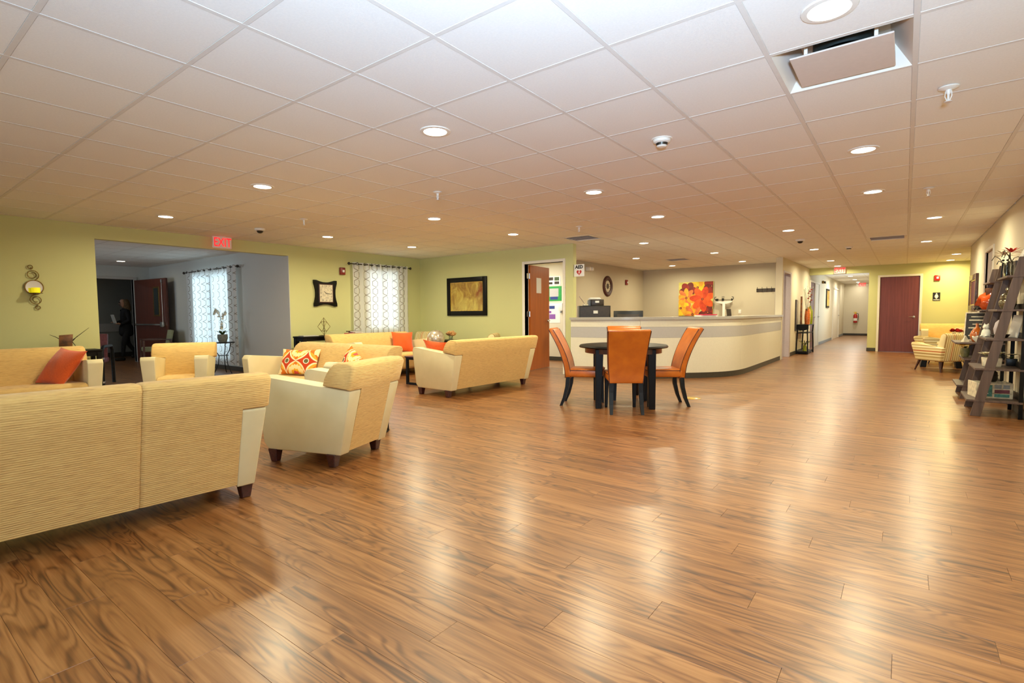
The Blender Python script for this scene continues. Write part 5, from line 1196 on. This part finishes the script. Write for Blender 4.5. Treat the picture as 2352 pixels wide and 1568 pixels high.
ladder(7.78, 8.54, 'dark ladder shelf nearest, holding the white crate and cream flowers')
ladder(9.22, 9.98, 'dark ladder shelf farther along, holding the orange vase', (.755, .545))
# white crate
t = empty('painted_crate', (.80, 8.14, .185), D(12), 'white wooden crate painted with teal and plum blocks and letter L', 'crate')
w, d, h = .155, .13, .165
bm = new()
for k in range(3): box(bm, (-w, -d, .004+k*.057), (w, -d+.010, .055+k*.057), .002, 1)
finish('front_slat', bm, 'crate_white', t, smooth=0)
bm = new()
for k in range(3): box(bm, (-w, d-.010, .004+k*.057), (w, d, .055+k*.057), .002, 1)
finish('rear_slat', bm, 'crate_white', t, smooth=0)
for sx in (-1, 1):
    bm = new(); box(bm, (sx*w-.006, -d, 0), (sx*w+.006, d, h+.01), .002, 1); finish('end_board', bm, 'crate_white', t, smooth=0)
bm = new(); box(bm, (-w, -d, 0), (w, d, .008)); finish('bottom', bm, 'crate_white', t, smooth=0)
for (x0, x1, z0, z1, m_) in ((-.13, -.02, .02, .15, 'teal_print'), (.0, .06, .11, .155, 'gray_plastic'), (.075, .13, .11, .155, 'gray_plastic'), (.0, .13, .06, .10, 'plum_print'), (.0, .13, .015, .05, 'teal_print')):
    bm = new(); box(bm, (x0, -d-.0025, z0), (x1, -d-.0005, z1)); finish('painted_block', bm, m_, t, smooth=0)
text('lettering', 'L', .085, 'white_print', t, (-.075, -d-.003, .075), FY, .0005, 1.0, offset=.002)
def planter(name, loc, rz, sx, sz, petal, n_, label, potmat, petr=.045, round_=False, cat='plant'):
    t = empty(name, loc, rz, label, cat)
    bm = new()
    if round_: lathe(bm, [(0, 0), (sx*.7, 0), (sx, sz*.6), (sx*.85, sz), (sx*.75, sz), (sx*.8, sz*.5), (0, sz*.4)], 22)
    else: prism(bm, [(-sx*.88, 0), (sx*.88, 0), (sx, sz), (-sx, sz)], -sx*.8, sx*.8, .006, 2, axis='y')
    finish('pot', bm, potmat, t)
    rg = random.Random(len(label))
    for k in range(n_):
        a = 2.4*k; r = sx*1.05*math.sqrt((k+.5)/n_); c = (r*math.cos(a), r*math.sin(a), sz+.03+.02*rg.random())
        bm = new()
        for q in range(8):
            b = 2*PI*q/8+k; leaf(bm, c, (math.cos(b), math.sin(b), .25), petr, petr*.42, .1)
        finish('flower', bm, petal, t, smooth=60)
    for k in range(5):
        a = 1.3*k; bm = new(); leaf(bm, (0, 0, sz), (math.cos(a), math.sin(a), .25), sx*1.3, .04); finish('leaf', bm, 'leaf_green', t, smooth=60)
    return t
planter('flower_box', (.80, 8.10, .54), 0, .085, .10, 'cream_petal', 9, 'square cream planter of cream blossoms on the nearest ladder shelf', 'crate_white', .07)
planter('flower_box', (.985, 8.30, .54), 0, .05, .085, 'cream_petal', 4, 'dark small planter of cream blossoms near the wall', 'black_plastic', .05)
planter('flower_pot', (.675, 9.62, .54), 0, .055, .12, 'yellow_petal', 8, 'round olive pot of bright yellow flowers on the farther ladder shelf', 'olive_pot', .065, True)
t = empty('black_jar', (.86, 8.36, .352), 0, 'dark studded jar standing on the white crate', 'jar')
t.location = (.80, 8.14, .362)
bm = new(); lathe(bm, [(0, 0), (.05, 0), (.065, .03), (.06, .11), (.035, .135), (.04, .15)], 20); finish('body', bm, 'black_plastic', t)
for k in range(6):
    a = 2*PI*k/6; bm = new(); lathe(bm, [(0, -.008), (.008, 0), (0, .008)], 8, (.062*math.cos(a), .062*math.sin(a), .07)); finish('stud', bm, 'chrome', t)
def figurine(name, loc, rz, h, mat, label, cat='figurine', ears=True):
    t = empty(name, loc, rz, label, cat)
    bm = new(); s_ = h/.14
    lathe(bm, [(0, 0), (.035*s_, 0), (.042*s_, .03*s_), (.034*s_, .07*s_), (.02*s_, .088*s_)], 18)
    finish('body', bm, mat, t)
    bm = new(); bmesh.ops.create_uvsphere(bm, u_segments=16, v_segments=12, radius=.028*s_, matrix=Matrix.Translation((0, -.006*s_, .108*s_)))
    bmesh.ops.create_uvsphere(bm, u_segments=10, v_segments=8, radius=.011*s_, matrix=Matrix.Translation((0, -.032*s_, .102*s_)))
    finish('head', bm, mat, t)
    for sx in (-1, 1):
        if ears: bm = new(); lathe(bm, [(0, 0), (.009*s_, .004*s_), (0, .026*s_)], 8, (sx*.016*s_, 0, .126*s_)); finish('ear', bm, mat, t)
        bm = new(); bmesh.ops.create_uvsphere(bm, u_segments=12, v_segments=8, radius=.014*s_, matrix=Matrix.Translation((sx*.022*s_, -.03*s_, .012*s_)) @ Matrix.Diagonal((1, 1.6, .8, 1))); finish('paw', bm, mat, t)
    return t
figurine('white_figurine', (.76, 8.30, .87), D(-30), .15, 'white_petal', 'white seated ceramic animal on the nearest ladder shelf')
t = empty('draped_ornament', (.86, 8.10, .87), 0, 'mauve cloth ornament over a black dish on the nearest ladder shelf', 'ornament')
bm = new(); lathe(bm, [(0, 0), (.06, 0), (.085, .035), (.08, .04), (.05, .012), (0, .01)], 22); finish('dish', bm, 'black_plastic', t)
bm = new(); lathe(bm, [(0, .02), (.05, .03), (.06, .10), (.045, .17), (.02, .20), (0, .205)], 18); finish('bundle', bm, 'jamb_lilac', t)
t = empty('picture_frame', (.97, 8.18, .87), D(-70), 'slim white picture frame leaning on the nearest ladder shelf', 'frame')
bm = new(); box(bm, (-.09, -.006, 0), (.09, .006, .26), .003, 1, mat=Matrix.Rotation(D(-12), 4, 'X')); finish('frame', bm, 'white_plastic', t, smooth=0)
t = empty('chalkboard_sign', (.80, 9.86, .755), D(-18), 'black chalkboard style sign in thin frame on the farther ladder shelf', 'sign')
tm = Matrix.Rotation(D(-8), 4, 'X')
bm = new(); box(bm, (-.125, -.004, .01), (.125, .006, .39), .002, 1, mat=tm); finish('board', bm, 'chalk_black', t, smooth=0)
bm = new()
for (a, b, c, d) in ((-.135, 0, -.122, .40), (.122, 0, .135, .40), (-.122, 0, .122, .013), (-.122, .387, .122, .40)): box(bm, (a, -.008, b), (c, .008, d), mat=tm)
finish('frame', bm, 'crate_white', t, smooth=0)
for k, (z, w_) in enumerate(((.34, .07), (.29, .09), (.235, .05), (.18, .09), (.13, .06), (.07, .085))):
    bm = new(); box(bm, (-w_, -.0062, z-.008), (w_, -.0045, z+.008 if k % 2 else z+.003), mat=tm); finish('chalk_line', bm, 'crate_white', t, smooth=0)
t = empty('amber_bottle', (.78, 9.50, .755), 0, 'amber brown glazed bottle with pointed neck on the farther ladder shelf', 'bottle')
bm = new(); lathe(bm, [(0, 0), (.045, 0), (.07, .05), (.075, .10), (.05, .16), (.018, .20), (.014, .25), (0, .25)], 22); finish('body', bm, 'amber_glaze', t)
bm = new(); tube(bm, [(.068, 0, .07), (.10, 0, .10), (.09, 0, .14), (.05, 0, .155)], .007, 6); finish('handle', bm, 'amber_glaze', t)
t = empty('shell_bowl', (.80, 9.34, .755), 0, 'white ruffled bowl at the near end of the farther ladder shelf', 'bowl')
bm = new(); lathe(bm, [(0, 0), (.04, 0), (.075, .05), (.085, .075), (.08, .078), (.068, .05), (0, .012)], 24)
for v in bm.verts:
    if v.co.z > .04: a = math.atan2(v.co.y, v.co.x); v.co.z += .010*math.sin(8*a)
finish('body', bm, 'white_petal', t)
t = empty('paper_pyramid', (.66, 9.44, .755), D(20), 'tiny cream pyramid ornament on the farther ladder shelf', 'ornament')
bm = new(); taper(bm, (0, 0, 0), (0, 0, .085), .07, .006, 0); finish('body', bm, 'crate_white', t, smooth=0)
# orange vase lying
t = empty('gourd_vase', (.90, 9.60, 1.19), D(-8), 'large glossy orange gourd vase with square brown neck', 'vase')
bm = new(); lathe(bm, [(0, .01), (.07, .0), (.11, .06), (.12, .12), (.10, .18), (.055, .215), (0, .22)], 28)
for v in bm.verts: a = math.atan2(v.co.y, v.co.x); v.co *= 1+.10*math.sin(2*a+v.co.z*14); v.co.z = max(v.co.z, 0)
finish('body', bm, 'orange_glaze', t)
bm = new(); prism(bm, [(-.04, .19), (.045, .19), (.055, .29), (-.05, .285)], -.045, .045, .008, 2, axis='y'); finish('neck', bm, 'terracotta', t)
bm = new(); lathe(bm, [(0, -.03), (.05, -.03), (.062, .02), (.066, .045), (.055, .045), (.035, .0)], 20, mat=Matrix.Translation((-.085, -.03, .10)) @ Matrix.Rotation(D(-70), 4, 'Y')); finish('spout', bm, 'orange_glaze', t)
t = empty('silver_jar', (.93, 8.28, 1.19), 0, 'dark mirrored lidded jar with knob beside the orange vase', 'jar')
bm = new(); lathe(bm, [(0, 0), (.05, 0), (.075, .05), (.078, .09), (.06, .12)], 24); finish('body', bm, 'silver_glaze', t)
bm = new(); lathe(bm, [(.066, .12), (.07, .125), (.06, .165), (.03, .19), (0, .195)], 24); finish('lid', bm, 'silver_glaze', t); bm = new(); lathe(bm, [(0, .19), (.012, .20), (.024, .225), (.018, .245), (0, .25)], 16); finish('knob', bm, 'silver_glaze', t)
figurine('dark_figurine', (.815, 9.72, 1.19), D(-60), .17, 'dark_steel', 'small dark metal figurine behind the orange vase', ears=False)
# top shelf objects
t = empty('dancer_statue', (.905, 8.40, 1.555), D(-20), 'slender dark metal pair of dancers on the top ladder shelf', 'statue')
for dx in (-.018, .02):
    bm = new(); tube(bm, [(dx-.012, 0, 0), (dx-.008, 0, .08), (dx, 0, .13), (dx, 0, .18)], [.006, .010, .014, .010], 8); tube(bm, [(dx+.014, 0, 0), (dx+.008, 0, .08), (dx, 0, .13)], [.005, .009, .012], 8); bmesh.ops.create_uvsphere(bm, u_segments=10, v_segments=8, radius=.013, matrix=Matrix.Translation((dx, 0, .205)))
    finish('figure', bm, 'black_plastic', t)
    bm = new(); tube(bm, [(dx, 0, .175), (dx-.035*(1 if dx < 0 else -1), -.02, .20), (dx-.05*(1 if dx < 0 else -1), -.02, .16)], .005, 6); finish('arm', bm, 'black_plastic', t)
bm = new(); lathe(bm, [(0, 0), (.035, 0), (.035, .006), (0, .006)], 16); finish('base', bm, 'black_plastic', t)
def glass_vase(loc, h, r, label, fl, n_):
    t = empty('glass_vase', loc, 0, label, 'vase', 'glass vases on the top ladder shelf')
    bm = new(); lathe(bm, [(0, 0), (r*.8, 0), (r, h*.4), (r*.8, h), (r*.72, h), (r*.9, h*.4), (r*.7, .01), (0, .01)], 22); finish('glass', bm, 'gray_glaze' if False else 'glass_clear', t)
    for k in range(n_):
        a = 2*PI*k/n_+.6; x, y = .07*math.cos(a), .06*math.sin(a); bm = new()
        tube(bm, [(0, 0, .02), (x*.4, y*.4, h*.9), (x, y, h*1.35), (x*1.6, y*1.6, h*1.45+.02*k), (x*2.0, y*2.0, h*1.25)], .004, 6); finish('curved_stem', bm, 'dark_stem', t)
    if fl:
        bm = new()
        for q in range(11):
            b = 2*PI*q/11; leaf(bm, (-.03, -.02, h*1.55), (math.cos(b), math.sin(b)*.6, .35*math.sin(b*2)+.2), .10, .03, .1)
        finish('flower', bm, fl, t, smooth=60)
    return t
glass_vase((.905, 8.24, 1.555), .16, .034, 'narrow glass vase with cream flower on the top ladder shelf', 'cream_petal', 3)
glass_vase((.945, 8.06, 1.555), .17, .036, 'narrow glass vase with spiky red flower on the top ladder shelf', 'red_petal', 4)
t = empty('black_box', (.975, 7.90, 1.555), 0, 'black storage box on the near end of the top ladder shelf', 'box')
bm = new(); box(bm, (-.05, -.07, 0), (.05, .07, .15), .004, 1); finish('body', bm, 'black_plastic', t, smooth=0); bm = new(); box(bm, (-.053, -.073, .12), (.053, .073, .158), .003, 1); finish('lid', bm, 'dark_brown_plastic', t, smooth=0)
t = empty('leaning_canvas', (.955, 7.89, 1.714), 0, 'pale canvas leaning over the black box on the top ladder shelf', 'canvas')
bm = new(); box(bm, (-.006, -.10, 0), (.006, .10, .24), .002, 1, mat=Matrix.Rotation(D(22), 4, 'Y')); finish('canvas', bm, 'paper', t, smooth=0)

# ------------------------------------------------------------------ side room furniture and person
t = empty('orchid_stand', (-11.15, 4.95, 0), 0, 'small round black metal stand with curved legs under the orchid', 'table')
bm = new(); lathe(bm, [(0, .635), (.22, .635), (.225, .645), (.22, .655), (0, .655)], 32); finish('tabletop', bm, 'blue_black_paint', t)
for k in range(3):
    a = 2*PI*k/3+.4; bm = new(); c_, s_ = math.cos(a), math.sin(a)
    tube(bm, [(.19*c_, .19*s_, .635), (.16*c_, .16*s_, .50), (.08*c_, .08*s_, .38), (.10*c_, .10*s_, .20), (.17*c_, .17*s_, .05), (.20*c_, .20*s_, .008)], .009, 8); finish('leg', bm, 'cord_metal', t)
bm = new(); lathe(bm, [(0, .375), (.10, .375), (.105, .385), (0, .39)], 20); finish('lower_shelf', bm, 'cord_metal', t)
t = empty('orchid', (-11.15, 4.95, .655), 0, 'white orchid with three flowering stems in a gray textured pot', 'plant')
bm = new(); lathe(bm, [(0, 0), (.07, 0), (.098, .08), (.095, .16), (.085, .16), (.085, .08), (0, .06)], 24); finish('pot', bm, 'gray_glaze', t)
for k in range(6):
    a = 2*PI*k/6; bm = new(); leaf(bm, (0, 0, .14), (math.cos(a), math.sin(a), .7), .16, .05); finish('leaf', bm, 'leaf_green', t, smooth=60)
def bloom(p, r=.045):
    bm = new()
    for q in range(5):
        b = 2*PI*q/5+.3; leaf(bm, p, (math.cos(b), -.25, math.sin(b)), r, r*.8, .1)
    finish('blossom', bm, 'white_petal', t, smooth=60)
for stem, fl_ in ((((0, 0, .12), (-.05, 0, .42), (-.10, 0, .62), (-.22, 0, .66), (-.28, 0, .60)), 6), (((.02, 0, .12), (.04, 0, .40), (.10, 0, .56), (.22, 0, .60)), 5), (((.0, .02, .12), (.03, 0, .25), (.06, -.02, .34), (.10, -.03, .30)), 4)):
    bm = new(); tube(bm, stem, .004, 6); finish('stem', bm, 'leaf_green', t)
    for k in range(fl_):
        i = len(stem)-1-k//2; q = Vector(stem[i])*(.65 if k % 2 else 1)+Vector(stem[i-1])*(.35 if k % 2 else 0); bloom((q.x, q.y-.02, q.z), .055)
def waiting_chair(loc, rz, label, fab='gray_green_fabric', fr='leg_wood', cat='chair'):
    t = empty('waiting_chair', loc, rz, label, cat)
    bm = new(); box(bm, (-.27, -.26, .36), (.27, .26, .46), .02, 2); finish('seat', bm, fab, t)
    bm = new(); prism(bm, [(.22, .44), (.28, .44), (.36, .86), (.30, .87)], -.27, .27, .012, 2); finish('backrest', bm, fab, t)
    for sx in (-1, 1):
        bm = new(); x = sx*.30; taper(bm, (x, -.26, .64), (x, -.27, 0), .04, .04, .003); finish('leg', bm, fr, t, smooth=0)
        bm = new(); taper(bm, (x, .28, .66), (x, .34, 0), .04, .04, .003); finish('leg', bm, fr, t, smooth=0)
        bm = new(); box(bm, (x-.028, -.29, .63), (x+.028, .31, .66), .006, 2); finish('arm', bm, fr, t)
    return t
waiting_chair((-14.35, 4.80, 0), D(-12), 'gray green waiting chair beside the open dark door')
t = empty('tubular_armchair', (-11.35, 2.72, 0), D(60), 'black tube armchair partly hidden behind the opening edge', 'chair')
bm = new(); box(bm, (-.27, -.26, .38), (.27, .26, .47), .02, 2); finish('seat', bm, 'plum_print', t)
bm = new(); prism(bm, [(.20, .46), (.26, .46), (.34, .88), (.28, .89)], -.25, .25, .012, 2); finish('backrest', bm, 'plum_print', t)
for sx in (-1, 1):
    bm = new(); x = sx*.31; tube(bm, [(x, .30, 0), (x, .28, .60), (x, .22, .675), (x, -.20, .675), (x, -.275, .62), (x, -.29, .50), (x, -.30, 0)], .028, 10); finish('arm_frame', bm, 'blue_black_paint', t)
    bm = new(); lathe(bm, [(.030, .0), (.033, .0), (.033, .03), (.030, .03)], 14, (x, -.292, .46)); lathe(bm, [(.030, .0), (.033, .0), (.033, .03), (.030, .03)], 14, (x, -.299, .05)); finish('chrome_band', bm, 'chrome', t)
# person walking beyond the doorway, in profile toward -Y
pr = empty('person', (-17.0, 5.00, 0), D(-90), 'person in black coat and trousers walking past the dark doorway holding papers', 'person')
def skin_body(name, V, E_, mat, parent, sub=2):
    me = bpy.data.meshes.new(name); me.from_pydata([v[:3] for v in V], E_, []); o = bpy.data.objects.new('tmp_body', me); C.objects.link(o)
    m1 = o.modifiers.new('s', 'SKIN'); 
    for i, v in enumerate(V): me.skin_vertices[0].data[i].radius = (v[3], v[4] if len(v) > 4 else v[3])
    me.skin_vertices[0].data[0].use_root = True
    m1.use_smooth_shade = True; m2 = o.modifiers.new('d', 'SUBSURF'); m2.levels = sub
    dg = bpy.context.evaluated_depsgraph_get(); dg.update(); m = bpy.data.meshes.new_from_object(o.evaluated_get(dg)); m.name = name
    bpy.data.objects.remove(o); m.materials.clear(); m.materials.append(M(mat)); m.shade_smooth()
    q = bpy.data.objects.new(name, m); C.objects.link(q); q.parent = parent; return q
# local: +x forward (walking direction), y sideways, z up
BV = [(0, 0, .90, .15, .13), (0, 0, 1.08, .125, .11), (.01, 0, 1.26, .165, .12), (.01, 0, 1.38, .10, .09), (.03, 0, 1.46, .052),
      (.01, .16, 1.35, .062), (-.02, .20, 1.10, .048), (.16, .16, 1.00, .038), (.01, -.16, 1.35, .062), (-.02, -.20, 1.10, .048), (.18, -.14, 1.04, .038),
      (.0, .09, .82, .095), (.10, .09, .47, .065), (.14, .09, .09, .042), (.0, -.09, .82, .095), (-.05, -.09, .46, .065), (-.26, -.09, .14, .042)]
BE = [(0, 1), (1, 2), (2, 3), (3, 4), (2, 5), (5, 6), (6, 7), (2, 8), (8, 9), (9, 10), (0, 11), (11, 12), (12, 13), (0, 14), (14, 15), (15, 16)]
skin_body('clothed_body', BV, BE, 'black_cloth', pr)
hd = skin_body('head', [(.035, 0, 1.44, .045), (.045, 0, 1.53, .078, .070), (.055, 0, 1.62, .085, .075), (.045, 0, 1.68, .055, .05)], [(0, 1), (1, 2), (2, 3)], 'skin', pr)
bm = new(); prism(bm, [(.13, 1.575), (.158, 1.545), (.13, 1.54)], -.012, .012, .004, 1, axis='y'); finish('nose', bm, 'skin', hd)
for sy in (-1, 1):
    bm = new(); bmesh.ops.create_uvsphere(bm, u_segments=8, v_segments=6, radius=.010, matrix=Matrix.Translation((.125, sy*.03, 1.585))); finish('eye', bm, 'black_print', hd)
bm = new(); box(bm, (.12, -.02, 1.502), (.135, .02, 1.510), .003, 1); finish('mouth', bm, 'maroon_plastic', hd)
skin_body('hair', [(.025, 0, 1.685, .098, .10), (-.01, 0, 1.58, .098, .108), (-.035, 0, 1.45, .085, .115), (-.05, 0, 1.30, .06, .10)], [(0, 1), (1, 2), (2, 3)], 'hair_blond', pr)
skin_body('coat_skirt', [(0, 0, 1.04, .155, .145), (0, 0, .86, .185, .17), (.0, 0, .62, .20, .18)], [(0, 1), (1, 2)], 'black_cloth', pr)
for sy, p in ((1, (.16, .16, 1.00)), (-1, (.18, -.14, 1.04))):
    V = [(*p, .032), (p[0]+.05, p[1], p[2]+.01, .030)]; E_ = [(0, 1)]
    for k in range(4):
        y = p[1]-.024+.016*k; V += [(p[0]+.09, y, p[2]+.015, .009), (p[0]+.125-.004*k, y, p[2]+.0, .008)]; E_ += [(1, 2+2*k), (2+2*k, 3+2*k)]
    V.append((p[0]+.06, p[1]-sy*.04, p[2]+.035, .009)); E_.append((1, len(V)-1))
    skin_body('hand', V, E_, 'skin', pr, 1)
for sy, x, fz in ((1, .16, .0), (-1, -.27, .05)):
    bm = new(); box(bm, (x-.08, sy*.09-.042, fz), (x+.16, sy*.09+.042, fz+.085), .03, 3); finish('shoe', bm, 'black_plastic', pr)
bm = new(); box(bm, (.24, -.13, 1.02), (.255, .12, 1.26), .003, 1, mat=Matrix.Translation((.25, 0, 1.02)) @ Matrix.Rotation(D(14), 4, 'Y') @ Matrix.Translation((-.25, 0, -1.02))); o = finish('paper_sheaf', bm, 'paper', None, loc=(-17.0, 5.0, 0), rot=(0, 0, D(-90)), smooth=0); tag(o, 'sheaf of white papers held by the walking person', 'papers')
